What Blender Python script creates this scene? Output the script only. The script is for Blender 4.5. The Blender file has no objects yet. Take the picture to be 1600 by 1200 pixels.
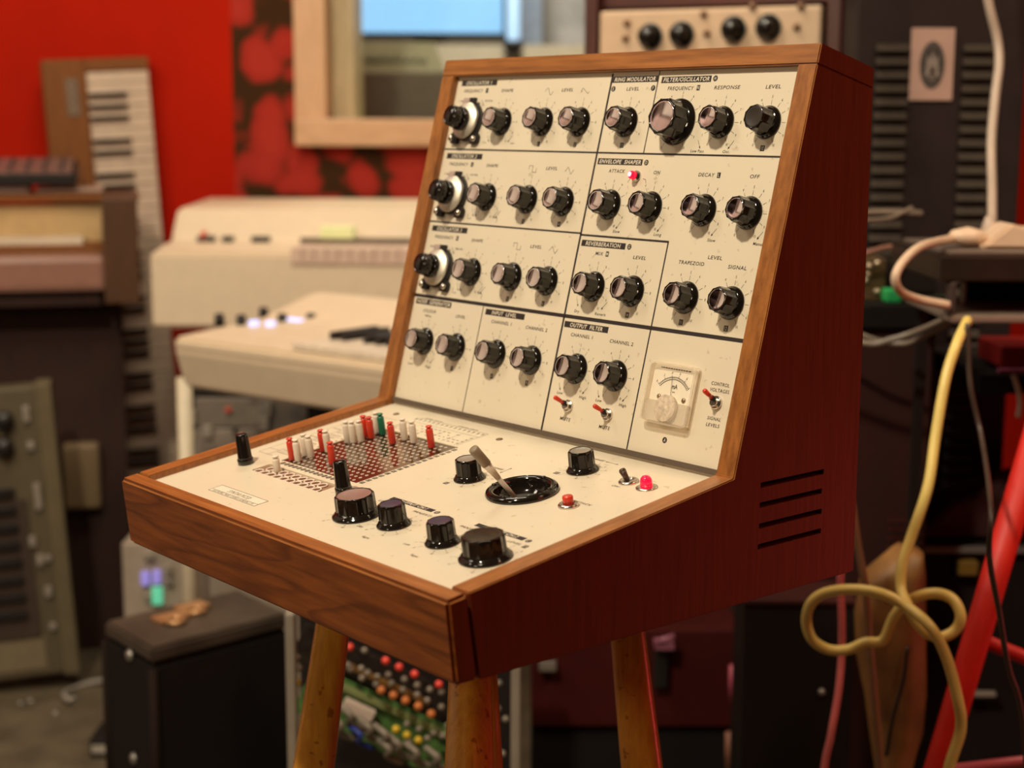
import bpy, bmesh, math, random
from mathutils import Vector, Matrix, Euler
random.seed(7)
PI = math.pi
C = bpy.context.scene.collection
sc = bpy.context.scene
R = math.radians

# ------------------------------------------------------------------ camera
CAM_Z = 1.0784
cam_d = bpy.data.cameras.new('camera')
cam = bpy.data.objects.new('camera', cam_d); C.objects.link(cam)
cam.location = (0, 0, CAM_Z)
cam.rotation_euler = (1.4052, -0.0039, 0)
cam_d.sensor_width = 36.0
cam_d.lens = 2424.7 / 1600 * 36
cam_d.dof.use_dof = True
cam_d.dof.focus_distance = 1.15
cam_d.dof.aperture_fstop = 5.2
cam_d.clip_start = 0.05
sc.camera = cam
CAMM = Matrix.Translation(cam.location) @ cam.rotation_euler.to_matrix().to_4x4()

def at(px, py, Y):
    """world point at depth Y (metres in front of the camera position) seen at pixel px,py"""
    d = CAMM.to_3x3() @ Vector(((px - 800) / 2424.7, -(py - 600) / 2424.7, -1))
    return Vector(cam.location) + d * (Y / d.y)

# ------------------------------------------------------------------ world, exposure, lights
w = bpy.data.worlds.new('room_world'); sc.world = w; w.use_nodes = True
w.node_tree.nodes['Background'].inputs[0].default_value = (0.9, 0.35, 0.2, 1)
w.node_tree.nodes['Background'].inputs[1].default_value = 0.008
sc.view_settings.view_transform = 'Standard'
sc.view_settings.look = 'None'
sc.view_settings.exposure = 0.0
sc.view_settings.gamma = 1.0
sc.view_settings.use_curve_mapping = False

def area(name, loc, target, size, energy, col, size_y=None, spread=180):
    d = bpy.data.lights.new(name, 'AREA'); d.energy = energy; d.color = col
    d.size = size
    if size_y: d.shape = 'RECTANGLE'; d.size_y = size_y
    d.spread = R(spread)
    o = bpy.data.objects.new(name, d); C.objects.link(o); o.location = loc
    o.rotation_euler = (Vector(target) - Vector(loc)).to_track_quat('-Z', 'Y').to_euler()
    return o
WARM = (1.0, 0.87, 0.66)
area('ceiling_lamp_key', (-0.74, 0.30, 2.62), (-0.05, 1.2, 0.9), 0.13, 40, WARM)
area('left_lamp', (-1.6, -0.6, 1.75), (-0.1, 1.2, 0.7), 0.35, 8.5, (1.0, 0.80, 0.52))
area('ceiling_lamp_left', (-1.5, 1.3, 2.5), (-1.1, 2.9, 0.8), 0.5, 13, WARM)
area('ceiling_lamp_back', (-0.4, 2.2, 2.5), (-0.5, 3.2, 0.8), 0.5, 17, WARM)
area('ceiling_lamp_right', (1.1, 0.9, 2.6), (0.95, 2.0, 0.6), 0.4, 5, (1.0, 0.74, 0.5), spread=75)
area('control_room_fill', (0.0, 4.3, 2.6), (0.0, 4.6, 1.2), 0.6, 40, (1.0, 0.86, 0.62))  # added fill without a fixture, brightens the room behind the glass
area('side_wall_fill', (-1.9, 0.9, 2.55), (-2.6, 1.9, 1.5), 0.3, 10, (1.0, 0.82, 0.72))  # added fill, lifts the unseen left wall that the knob caps mirror
area('low_red_lamp', (1.5, 1.7, 0.35), (0.1, 1.3, 0.7), 0.25, 1.3, (1.0, 0.07, 0.09))
area('red_wall_bounce', (1.75, -0.1, 2.0), (0.2, 1.3, 1.0), 0.7, 4.6, (1.0, 0.16, 0.05))  # added red light standing in for wall bounce on the case side

# ------------------------------------------------------------------ materials
MATS = {}
def pbr(name, col, rough=0.5, metal=0.0, noise=0.08, nscale=30, bump=0.0, coat=0.0, emit=None, estr=0, spec=0.5, trans=0, alpha=1):
    if name in MATS: return MATS[name]
    m = bpy.data.materials.new(name); m.use_nodes = True; nt = m.node_tree
    b = nt.nodes['Principled BSDF']
    tc = nt.nodes.new('ShaderNodeTexCoord')
    n = nt.nodes.new('ShaderNodeTexNoise'); n.inputs['Scale'].default_value = nscale; n.inputs['Detail'].default_value = 4
    nt.links.new(tc.outputs['Object'], n.inputs['Vector'])
    r = nt.nodes.new('ShaderNodeValToRGB')
    r.color_ramp.elements[0].position = 0.3; r.color_ramp.elements[1].position = 0.7
    r.color_ramp.elements[0].color = [c * (1 - noise) for c in col] + [1]
    r.color_ramp.elements[1].color = [min(1, c * (1 + noise)) for c in col] + [1]
    nt.links.new(n.outputs['Fac'], r.inputs['Fac']); nt.links.new(r.outputs['Color'], b.inputs['Base Color'])
    b.inputs['Roughness'].default_value = rough; b.inputs['Metallic'].default_value = metal
    b.inputs['Coat Weight'].default_value = coat; b.inputs['Specular IOR Level'].default_value = spec
    b.inputs['Transmission Weight'].default_value = trans; b.inputs['Alpha'].default_value = alpha
    if bump:
        bp = nt.nodes.new('ShaderNodeBump'); bp.inputs['Strength'].default_value = bump; bp.inputs['Distance'].default_value = 0.002
        nt.links.new(n.outputs['Fac'], bp.inputs['Height']); nt.links.new(bp.outputs['Normal'], b.inputs['Normal'])
    if emit:
        b.inputs['Emission Color'].default_value = (*emit, 1); b.inputs['Emission Strength'].default_value = estr
    MATS[name] = m; return m

def wood(name, dark, light, scale=(4, 60, 60), rough=0.35, flame=None, coat=0.15, spots=False):
    """stretched-noise grain in object space; flame adds bold growth-ring figure"""
    if name in MATS: return MATS[name]
    m = bpy.data.materials.new(name); m.use_nodes = True; nt = m.node_tree; b = nt.nodes['Principled BSDF']
    tc = nt.nodes.new('ShaderNodeTexCoord'); mp = nt.nodes.new('ShaderNodeMapping'); mp.inputs['Scale'].default_value = scale
    nt.links.new(tc.outputs['Object'], mp.inputs['Vector'])
    n = nt.nodes.new('ShaderNodeTexNoise'); n.inputs['Scale'].default_value = 3; n.inputs['Detail'].default_value = 6; n.inputs['Roughness'].default_value = 0.65
    nt.links.new(mp.outputs['Vector'], n.inputs['Vector'])
    r = nt.nodes.new('ShaderNodeValToRGB'); r.color_ramp.elements[0].position = 0.32; r.color_ramp.elements[1].position = 0.68
    r.color_ramp.elements[0].color = (*dark, 1); r.color_ramp.elements[1].color = (*light, 1)
    nt.links.new(n.outputs['Fac'], r.inputs['Fac'])
    out = r.outputs['Color']
    if flame:
        mp2 = nt.nodes.new('ShaderNodeMapping'); mp2.inputs['Scale'].default_value = flame
        nt.links.new(tc.outputs['Object'], mp2.inputs['Vector'])
        n2 = nt.nodes.new('ShaderNodeTexNoise'); n2.inputs['Scale'].default_value = 1.0; n2.inputs['Detail'].default_value = 1.5
        nt.links.new(mp2.outputs['Vector'], n2.inputs['Vector'])
        mu = nt.nodes.new('ShaderNodeMath'); mu.operation = 'MULTIPLY'; mu.inputs[1].default_value = 12
        nt.links.new(n2.outputs['Fac'], mu.inputs[0])
        fr = nt.nodes.new('ShaderNodeMath'); fr.operation = 'FRACT'; nt.links.new(mu.outputs[0], fr.inputs[0])
        r2 = nt.nodes.new('ShaderNodeValToRGB')
        e = r2.color_ramp.elements; e[0].position = 0.0; e[0].color = (0.35, 0.30, 0.28, 1); e[1].position = 0.30; e[1].color = (1, 1, 1, 1)
        e2 = e.new(0.9); e2.color = (0.95, 0.95, 0.95, 1); e3 = e.new(1.0); e3.color = (0.35, 0.30, 0.28, 1)
        nt.links.new(fr.outputs[0], r2.inputs['Fac'])
        mx = nt.nodes.new('ShaderNodeMix'); mx.data_type = 'RGBA'; mx.blend_type = 'MULTIPLY'; mx.inputs['Factor'].default_value = 0.62
        nt.links.new(out, mx.inputs['A']); nt.links.new(r2.outputs['Color'], mx.inputs['B']); out = mx.outputs['Result']
    if spots:
        n3 = nt.nodes.new('ShaderNodeTexNoise'); n3.inputs['Scale'].default_value = 130; n3.inputs['Detail'].default_value = 2
        nt.links.new(tc.outputs['Object'], n3.inputs['Vector'])
        r3 = nt.nodes.new('ShaderNodeValToRGB'); r3.color_ramp.elements[0].position = 0.28; r3.color_ramp.elements[0].color = (0.55, 0.4, 0.3, 1); r3.color_ramp.elements[1].position = 0.36; r3.color_ramp.elements[1].color = (1, 1, 1, 1)
        nt.links.new(n3.outputs['Fac'], r3.inputs['Fac'])
        mx = nt.nodes.new('ShaderNodeMix'); mx.data_type = 'RGBA'; mx.blend_type = 'MULTIPLY'; mx.inputs['Factor'].default_value = 1
        nt.links.new(out, mx.inputs['A']); nt.links.new(r3.outputs['Color'], mx.inputs['B']); out = mx.outputs['Result']
    nt.links.new(out, b.inputs['Base Color'])
    b.inputs['Roughness'].default_value = rough; b.inputs['Coat Weight'].default_value = coat; b.inputs['Coat Roughness'].default_value = 0.25
    bp = nt.nodes.new('ShaderNodeBump'); bp.inputs['Strength'].default_value = 0.12; bp.inputs['Distance'].default_value = 0.001
    nt.links.new(n.outputs['Fac'], bp.inputs['Height']); nt.links.new(bp.outputs['Normal'], b.inputs['Normal'])
    MATS[name] = m; return m

def s2l(r, g, b):
    f = lambda c: (c / 255 / 12.92) if c / 255 <= 0.04045 else ((c / 255 + 0.055) / 1.055) ** 2.4
    return (f(r), f(g), f(b))

TEAK_D = (0.20, 0.066, 0.013); TEAK_L = (0.40, 0.146, 0.032)
M_TEAK_X = wood('teak_grain_across', TEAK_D, TEAK_L, (4, 60, 60))
M_TEAK_Y = wood('teak_grain_deep', TEAK_D, TEAK_L, (60, 4, 60))
M_TEAK_Z = wood('teak_grain_upright', TEAK_D, TEAK_L, (60, 60, 4))
M_TEAK_F = wood('teak_flame_figure', (0.135, 0.032, 0.006), (0.27, 0.070, 0.012), (5, 60, 60), flame=(2.6, 3, 16), rough=0.4)
M_TEAK_SHADE = wood('teak_shaded_side', (0.16, 0.028, 0.008), (0.23, 0.042, 0.011), (90, 90, 5), rough=0.42)  # teak darkened and reddened: the right side's shade is in the colour
M_LEG = wood('orange_beech', (0.56, 0.22, 0.025), (0.78, 0.36, 0.042), (50, 50, 4), rough=0.3, coat=0.4, spots=True)
M_DARKWOOD = wood('dark_walnut', (0.018, 0.005, 0.0025), (0.038, 0.010, 0.004), (40, 40, 4), rough=0.75, coat=0)
M_MIDWOOD = wood('brown_oak', (0.15, 0.044, 0.004), (0.22, 0.072, 0.007), (40, 40, 4), rough=0.75, coat=0)
M_PINE = wood('pale_pine', (0.60, 0.34, 0.18), (0.72, 0.44, 0.25), (20, 20, 4), rough=0.55)
M_PINEH = wood('pale_pine_level', (0.60, 0.34, 0.18), (0.72, 0.44, 0.25), (4, 20, 20), rough=0.55)
M_BLACKG = pbr('gloss_black_bakelite', (0.010, 0.008, 0.006), 0.09, coat=0.15, spec=0.45)
M_BLACK = pbr('satin_black', (0.012, 0.010, 0.009), 0.4)
M_BLACKM = pbr('matt_black', (0.010, 0.007, 0.006), 0.8, spec=0.2)
M_ALU = pbr('brushed_aluminium', (0.90, 0.85, 0.81), 0.09, 1.0)
M_ALUD = pbr('dull_aluminium', (0.72, 0.66, 0.60), 0.34, 1.0)
M_NICK = pbr('nickel', (0.66, 0.60, 0.54), 0.25, 1.0)
M_PURPLECAP = pbr('purple_tinted_cap', (0.075, 0.058, 0.10), 0.3, 0.3)
M_INK = pbr('black_print', (0.022, 0.014, 0.012), 0.6)
M_WHITEINK = pbr('cream_print', (0.75, 0.66, 0.52), 0.6)
M_RED = pbr('red_plastic', (0.65, 0.045, 0.018), 0.3, coat=0.2)
M_WHITE = pbr('white_plastic', (0.80, 0.70, 0.56), 0.4)
M_GREEN = pbr('green_plastic', (0.012, 0.16, 0.08), 0.3)
M_REDGLOW = pbr('lit_red_lamp', (0.8, 0.02, 0.05), 0.2, emit=(1.0, 0.0, 0.035), estr=1.1)
M_LEDCORE = pbr('lit_led_core', (0.9, 0.3, 0.4), 0.2, emit=(1.0, 0.35, 0.45), estr=2.5)
M_GREY = pbr('grey_plastic', (0.28, 0.22, 0.15), 0.5)
M_CREAM = pbr('cream_paint', s2l(235, 208, 165), 0.45, noise=0.03)
M_PALEGREY = pbr('pale_grey_metal', (0.35, 0.31, 0.26), 0.4, 0.3)
M_STEEL = pbr('dull_steel', (0.45, 0.42, 0.38), 0.35, 0.8)

def panel_mat():
    m = pbr('cream_enamel_panel', (0.74, 0.645, 0.485), 0.38, noise=0.025, nscale=9, coat=0.1)
    nt = m.node_tree; b = nt.nodes['Principled BSDF']
    base = b.inputs['Base Color'].links[0].from_socket
    tc = nt.nodes.new('ShaderNodeTexCoord')
    n = nt.nodes.new('ShaderNodeTexNoise'); n.inputs['Scale'].default_value = 160; n.inputs['Detail'].default_value = 3
    nt.links.new(tc.outputs['Object'], n.inputs['Vector'])
    r = nt.nodes.new('ShaderNodeValToRGB'); r.color_ramp.elements[0].position = 0.25; r.color_ramp.elements[0].color = (0.62, 0.55, 0.44, 1)
    r.color_ramp.elements[1].position = 0.33; r.color_ramp.elements[1].color = (1, 1, 1, 1)
    nt.links.new(n.outputs['Fac'], r.inputs['Fac'])
    mx = nt.nodes.new('ShaderNodeMix'); mx.data_type = 'RGBA'; mx.blend_type = 'MULTIPLY'; mx.inputs['Factor'].default_value = 0.6
    nt.links.new(base, mx.inputs['A']); nt.links.new(r.outputs['Color'], mx.inputs['B']); nt.links.new(mx.outputs['Result'], b.inputs['Base Color'])
    return m
M_PANEL = panel_mat()

def clear_mat(name, tint, gloss=0.10, rough=0.03, cover=0.0, covercol=(0.7, 0.6, 0.5)):
    m = bpy.data.materials.new(name); m.use_nodes = True; nt = m.node_tree
    nt.nodes.remove(nt.nodes['Principled BSDF']); out = nt.nodes['Material Output']
    t = nt.nodes.new('ShaderNodeBsdfTransparent'); t.inputs[0].default_value = (*tint, 1)
    g = nt.nodes.new('ShaderNodeBsdfGlossy'); g.inputs['Roughness'].default_value = rough
    d = nt.nodes.new('ShaderNodeBsdfDiffuse'); d.inputs[0].default_value = (*covercol, 1)
    tc = nt.nodes.new('ShaderNodeTexCoord'); n = nt.nodes.new('ShaderNodeTexNoise'); n.inputs['Scale'].default_value = 40
    nt.links.new(tc.outputs['Object'], n.inputs['Vector'])
    mm = nt.nodes.new('ShaderNodeMapRange'); mm.inputs['To Min'].default_value = gloss * 0.8; mm.inputs['To Max'].default_value = gloss * 1.2
    nt.links.new(n.outputs['Fac'], mm.inputs['Value'])
    x1 = nt.nodes.new('ShaderNodeMixShader'); nt.links.new(mm.outputs['Result'], x1.inputs[0]); nt.links.new(t.outputs[0], x1.inputs[1]); nt.links.new(g.outputs[0], x1.inputs[2])
    x2 = nt.nodes.new('ShaderNodeMixShader'); x2.inputs[0].default_value = cover
    nt.links.new(x1.outputs[0], x2.inputs[1]); nt.links.new(d.outputs[0], x2.inputs[2]); nt.links.new(x2.outputs[0], out.inputs['Surface'])
    return m
M_CLEAR = clear_mat('clear_acrylic', (1.0, 0.995, 0.985), 0.035)
M_FROST = clear_mat('frosted_acrylic', (1.0, 0.985, 0.96), 0.04, 0.2, 0.30, (0.92, 0.83, 0.70))
M_PANE = clear_mat('window_pane', (0.92, 0.95, 0.95), 0.08)

# ------------------------------------------------------------------ mesh helpers
def T(x, y, z): return Matrix.Translation((x, y, z))
def basis(o, ux, uy, uz):
    m = Matrix((ux, uy, uz)).transposed().to_4x4(); m.translation = o; return m
def zto(p, q, roll=0.0):
    """matrix placing local Z along p->q with origin p"""
    d = (Vector(q) - Vector(p))
    return Matrix.Translation(p) @ d.to_track_quat('Z', 'Y').to_matrix().to_4x4() @ Matrix.Rotation(roll, 4, 'Z')

class MB:
    def __init__(s): s.bm = bmesh.new()
    def add(s, verts, faces, M=None, smooth=False, mi=0):
        vs = [s.bm.verts.new(M @ Vector(v) if M is not None else v) for v in verts]
        for f in faces:
            try:
                fc = s.bm.faces.new([vs[i] for i in f]); fc.smooth = smooth; fc.material_index = mi
            except ValueError: pass
        return s
    def box(s, x0, x1, y0, y1, z0, z1, M=None, bev=0, seg=2, mi=0):
        b = bmesh.new()
        v = [b.verts.new(p) for p in ((x0,y0,z0),(x1,y0,z0),(x1,y1,z0),(x0,y1,z0),(x0,y0,z1),(x1,y0,z1),(x1,y1,z1),(x0,y1,z1))]
        for f in ((3,2,1,0),(4,5,6,7),(0,1,5,4),(1,2,6,5),(2,3,7,6),(3,0,4,7)): b.faces.new([v[i] for i in f])
        if bev: bmesh.ops.bevel(b, geom=b.edges[:], offset=bev, segments=seg, affect='EDGES', profile=0.6)
        return s.merge(b, M, mi)
    def merge(s, b, M=None, mi=0, smooth=False):
        b.verts.ensure_lookup_table(); b.verts.index_update()
        s.add([v.co.copy() for v in b.verts], [[v.index for v in f.verts] for f in b.faces], M, smooth, mi)
        b.free(); return s
    def lathe(s, prof, n=32, M=None, fn=None, smooth=True, cap0=True, cap1=True, mi=0):
        """prof: [(r,z)...]; fn(theta,i) multiplies the radius"""
        vs = []; fs = []
        for i, (r, z) in enumerate(prof):
            for k in range(n):
                a = 2 * PI * k / n; rr = r * (fn(a, i) if fn else 1)
                vs.append((rr * math.cos(a), rr * math.sin(a), z))
        for i in range(len(prof) - 1):
            for k in range(n):
                k2 = (k + 1) % n
                fs.append((i * n + k, i * n + k2, (i + 1) * n + k2, (i + 1) * n + k))
        if cap0: fs.append(tuple(reversed(range(n))))
        if cap1: fs.append(tuple(range((len(prof) - 1) * n, len(prof) * n)))
        return s.add(vs, fs, M, smooth, mi)
    def cyl(s, p, q, r, r2=None, n=16, smooth=True, mi=0):
        L = (Vector(q) - Vector(p)).length
        return s.lathe([(r, 0), (r2 if r2 is not None else r, L)], n, zto(p, q), smooth=smooth, mi=mi)
    def torus(s, R0, r, n=32, m=10, M=None):
        vs = []; fs = []
        for i in range(n):
            a = 2 * PI * i / n
            for j in range(m):
                b = 2 * PI * j / m
                vs.append(((R0 + r * math.cos(b)) * math.cos(a), (R0 + r * math.cos(b)) * math.sin(a), r * math.sin(b)))
        for i in range(n):
            for j in range(m):
                i2 = (i + 1) % n; j2 = (j + 1) % m
                fs.append((i * m + j, i2 * m + j, i2 * m + j2, i * m + j2))
        return s.add(vs, fs, M, True)
    def prism(s, poly, a0, a1, axis='x', M=None, bev=0, mi=0):
        """extrude a 2-D polygon along an axis. axis x: poly is (y,z); y: (x,z); z: (x,y)"""
        f = {'x': lambda p, a: (a, p[0], p[1]), 'y': lambda p, a: (p[0], a, p[1]), 'z': lambda p, a: (p[0], p[1], a)}[axis]
        b = bmesh.new(); n = len(poly)
        v0 = [b.verts.new(f(p, a0)) for p in poly]; v1 = [b.verts.new(f(p, a1)) for p in poly]
        b.faces.new(list(reversed(v0))); b.faces.new(v1)
        for i in range(n): b.faces.new((v0[i], v0[(i + 1) % n], v1[(i + 1) % n], v1[i]))
        bmesh.ops.recalc_face_normals(b, faces=b.faces[:])
        if bev: bmesh.ops.bevel(b, geom=b.edges[:], offset=bev, segments=2, affect='EDGES')
        return s.merge(b, M, mi)
    def tube(s, pts, r, n=10, closed=False, mi=0):
        pts = [Vector(p) for p in pts]; vs = []; fs = []; N = len(pts)
        up = Vector((0.13, 0.31, 0.94)).normalized()
        for i, p in enumerate(pts):
            t = (pts[min(i + 1, N - 1)] - pts[max(i - 1, 0)]).normalized()
            a = up - t * up.dot(t)
            if a.length < 1e-4: a = Vector((1, 0, 0)) - t * t.x
            a.normalize(); up = a; b = t.cross(a)
            for k in range(n):
                th = 2 * PI * k / n; vs.append(p + (a * math.cos(th) + b * math.sin(th)) * r)
        for i in range(N - 1):
            for k in range(n):
                k2 = (k + 1) % n; fs.append((i * n + k, i * n + k2, (i + 1) * n + k2, (i + 1) * n + k))
        fs.append(tuple(reversed(range(n)))); fs.append(tuple(range((N - 1) * n, N * n)))
        return s.add(vs, fs, None, True, mi)
    def quadstrip(s, a, b, wid, z=0, M=None):
        a = Vector(a); b = Vector(b); d = (b - a).normalized(); n = Vector((-d.y, d.x)) * wid / 2
        return s.add([(*(a + n), z), (*(a - n), z), (*(b - n), z), (*(b + n), z)], [(0, 1, 2, 3)], M)
    def build(s, name, mat, parent=None, M=None, recalc=True, mats=None):
        if recalc: bmesh.ops.recalc_face_normals(s.bm, faces=s.bm.faces[:])
        me = bpy.data.meshes.new(name); s.bm.to_mesh(me); s.bm.free()
        me.materials.append(mat)
        for m in (mats or []): me.materials.append(m)
        o = bpy.data.objects.new(name, me); C.objects.link(o)
        if parent is not None: o.parent = parent
        if M is not None: o.matrix_local = M
        return o

def spline(P, n=10):
    P = [Vector(p) for p in P]; out = []
    Q = [P[0] * 2 - P[1]] + P + [P[-1] * 2 - P[-2]]
    for i in range(1, len(Q) - 2):
        a, b, c, d = Q[i - 1:i + 3]
        for k in range(n):
            t = k / n
            out.append(0.5 * ((2 * b) + (c - a) * t + (2 * a - 5 * b + 4 * c - d) * t * t + (3 * b - a - 3 * c + d) * t ** 3))
    out.append(P[-1]); return out

def tag(o, label=None, cat=None, group=None, kind=None):
    if label: o['label'] = label
    if cat: o['category'] = cat
    if group: o['group'] = group
    if kind: o['kind'] = kind
    return o
def empty(name, loc=(0, 0, 0), rot=(0, 0, 0)):
    o = bpy.data.objects.new(name, None); C.objects.link(o); o.location = loc; o.rotation_euler = rot; o.empty_display_size = 0.05; return o
def base_at(o, M):
    """give a top-level empty a matrix; children meshes are built in its local space"""
    o.matrix_world = M; o.matrix_local = M; return o

def boolean_cut(o, cutters):
    """cut the MB cutters out of o's mesh (the cutters are deleted again)"""
    for mb in cutters:
        c = mb.build('cutter', M_BLACK)
        md = o.modifiers.new('cut', 'BOOLEAN'); md.object = c; md.operation = 'DIFFERENCE'; md.solver = 'EXACT'
        c.parent = o.parent
        if o.parent: c.matrix_parent_inverse = Matrix.Identity(4)
        bpy.context.view_layer.update()
        dg = bpy.context.evaluated_depsgraph_get()
        me = bpy.data.meshes.new_from_object(o.evaluated_get(dg))
        o.modifiers.clear(); old = o.data; o.data = me; me.name = old.name
        bpy.data.meshes.remove(old)
        cm = c.data; bpy.data.objects.remove(c); bpy.data.meshes.remove(cm)

TXT = {}
def glyphs(text, shear=0.0, weight=0.0, spacing=1.0):
    key = (text, shear, weight, spacing)
    if key in TXT: return TXT[key]
    cu = bpy.data.curves.new('txt', 'FONT'); cu.body = text; cu.size = 1; cu.shear = shear; cu.offset = weight; cu.space_character = spacing
    cu.resolution_u = 3; cu.fill_mode = 'FRONT'
    o = bpy.data.objects.new('txt', cu); C.objects.link(o)
    dg = bpy.context.evaluated_depsgraph_get()
    me = bpy.data.meshes.new_from_object(o.evaluated_get(dg))
    vs = [v.co.copy() for v in me.vertices]; fs = [list(p.vertices) for p in me.polygons]
    bpy.data.meshes.remove(me); bpy.data.objects.remove(o); bpy.data.curves.remove(cu)
    x0 = min(v.x for v in vs); x1 = max(v.x for v in vs); y0 = min(v.y for v in vs); y1 = max(v.y for v in vs)
    TXT[key] = (vs, fs, x0, x1, y0, y1); return TXT[key]
def put_text(mb, text, x0, x1, yb, h, M=None, z=0.0, shear=0.25, weight=0.0, spacing=1.05, rot=0.0):
    """text stretched between x0..x1 with baseline yb and capital height h"""
    vs, fs, a, b, c, d = glyphs(text, shear, weight, spacing)
    ch = glyphs('H', 0, 0, 1.0); H = ch[5] - ch[4]
    if x1 is None: sx = h / H * 0.85; x1 = x0 + (b - a) * sx
    sx = (x1 - x0) / max(1e-6, (b - a)); sy = h / H
    RM = Matrix.Translation((x0, yb, z)) @ Matrix.Rotation(rot, 4, 'Z')
    MM = (M @ RM) if M is not None else RM
    mb.add([((v.x - a) * sx, v.y * sy, 0) for v in vs], fs, MM)
def ctext(mb, text, cx, cy, h, M=None, z=0.0, asp=0.8, shear=0.2, weight=0.0):
    vs, fs, a, b, c, d = glyphs(text, shear, weight, 1.0)
    ch = glyphs('H', 0, 0, 1.0); H = ch[5] - ch[4]; s = h / H
    MM = Matrix.Translation((cx, cy, z)); MM = (M @ MM) if M is not None else MM
    mb.add([((v.x - (a + b) / 2) * s * asp, (v.y - (c + d) / 2) * s, 0) for v in vs], fs, MM)

def copy_tree(o, parent=None):
    c = o.copy(); C.objects.link(c)
    if parent is not None: c.parent = parent
    for ch in list(o.children): copy_tree(ch, c)
    return c
# ------------------------------------------------------------------ THE ROOM
YW = 3.6
def struct(o): tag(o, kind='structure'); return o
M_WALL = pbr('red_wall_paint', (0.44, 0.012, 0.002), 0.8, noise=0.06, nscale=6, spec=0.08)
def pattern_wall():
    m = bpy.data.materials.new('red_and_brown_wall_fabric'); m.use_nodes = True; nt = m.node_tree; b = nt.nodes['Principled BSDF']
    tc = nt.nodes.new('ShaderNodeTexCoord'); v = nt.nodes.new('ShaderNodeTexVoronoi'); v.inputs['Scale'].default_value = 13; v.feature = 'F1'
    n = nt.nodes.new('ShaderNodeTexNoise'); n.inputs['Scale'].default_value = 7.0; n.inputs['Detail'].default_value = 3
    mx = nt.nodes.new('ShaderNodeMix'); mx.data_type = 'RGBA'; mx.inputs['Factor'].default_value = 0.10
    nt.links.new(tc.outputs['Object'], n.inputs['Vector']); nt.links.new(tc.outputs['Object'], mx.inputs['A']); nt.links.new(n.outputs['Color'], mx.inputs['B'])
    nt.links.new(mx.outputs['Result'], v.inputs['Vector'])
    r = nt.nodes.new('ShaderNodeValToRGB'); e = r.color_ramp.elements
    e[0].position = 0.25; e[0].color = (0.42, 0.035, 0.022, 1); e[1].position = 0.66; e[1].color = (0.050, 0.022, 0.008, 1)
    x = e.new(0.50); x.color = (0.36, 0.028, 0.018, 1)
    nt.links.new(v.outputs['Distance'], r.inputs['Fac']); nt.links.new(r.outputs['Color'], b.inputs['Base Color']); b.inputs['Roughness'].default_value = 0.9; b.inputs['Specular IOR Level'].default_value = 0.1
    return m
M_PAT = pattern_wall()
M_CARPET = pbr('grey_brown_floor', (0.11, 0.085, 0.052), 0.5, noise=.35, nscale=12, bump=.3)
M_DARKWALL = pbr('dark_red_wall', (0.16, 0.01, 0.006), 0.7)
struct(MB().box(-2.6, 2.4, -2.2, YW + 2.4, -.05, 0).build('floor', M_CARPET))
struct(MB().box(-2.6, 2.4, -2.2, YW + 2.4, 2.7, 2.75).build('ceiling', pbr('dark_ceiling', (.22, .13, .08), .8)))
wx0, wx1, wz0, wz1 = -0.462, 0.62, 1.055, 1.95
xs = at(365, 200, YW).x
m = MB().box(-2.6, xs, YW, YW + .12, 0, 2.7)
m.box(xs, wx0, YW, YW + .12, 0, 2.7, mi=1).box(wx0, wx1, YW, YW + .12, 0, wz0, mi=1).box(wx0, wx1, YW, YW + .12, wz1, 2.7, mi=1).box(wx1, 2.4, YW, YW + .12, 0, 2.7)
struct(m.build('wall_back', M_WALL, mats=[M_PAT]))
struct(MB().box(-2.65, -2.6, -2.2, YW + 2.4, 0, 2.7).build('wall_left', pbr('pinkish_plaster', (.62, .46, .40), .7, noise=.15, nscale=3)))
dr = struct(empty('added_door_1', (-2.6, 1.95, 0)))  # unseen door, added as a pale shape for knob cap reflections
MB().box(.0, .03, -.50, .50, 0, 2.15, bev=.004).build('door_frame', M_DARKWOOD, dr)
MB().box(.03, .05, -.42, .42, .01, 2.08, bev=.004).build('door_leaf', pbr('white_door', (.75, .68, .6), .5), dr)
MB().cyl((.05, .34, 1.0), (.10, .34, 1.0), .01).cyl((.10, .345, 1.0), (.10, .24, 1.0), .009).build('door_handle', M_STEEL, dr)
bc_ = tag(empty('added_bookcase', (-2.58, .75, 0)), 'tall dark shelving added out of view for the knob caps to reflect', 'added_bookcase')  # out of view, added as a dark mass in the cap reflections
MB().box(0, .3, -.55, -.52, 0, 2.2).box(0, .3, .52, .55, 0, 2.2).box(0, .3, -.52, .52, 2.17, 2.2).box(0, .3, -.52, .52, 0, .05).build('bookcase_frame', M_DARKWOOD, bc_)
MB().box(0, .01, -.52, .52, .05, 2.17).build('bookcase_back', M_DARKWOOD, bc_)
for k in range(4): MB().box(.01, .28, -.52, .52, .45 + k * .42, .47 + k * .42).build('bookcase_shelf', M_DARKWOOD, bc_)
pc_ = tag(MB().box(-2.6, -2.585, 2.62, 2.85, 1.45, 1.75, bev=.003).build('added_red_picture', pbr('red_canvas', (.5, .03, .02), .6)), 'small red picture added out of view on the left wall for the knob caps to reflect', 'picture')  # out of view, added to give the caps a red spot to mirror
struct(MB().box(2.4, 2.45, -2.2, YW + 2.4, 0, 2.7).build('wall_right', M_DARKWALL))
struct(MB().box(-2.6, 2.4, -2.25, -2.2, 0, 2.7).build('wall_front', pbr('dim_cream_wall', (.12, .075, .04), .7)))
struct(MB().box(-2.6, 2.4, YW + 2.3, YW + 2.4, 0, 2.7).build('wall_control_room', pbr('grey_control_room_wall', (.30, .27, .23), .7)))
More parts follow.
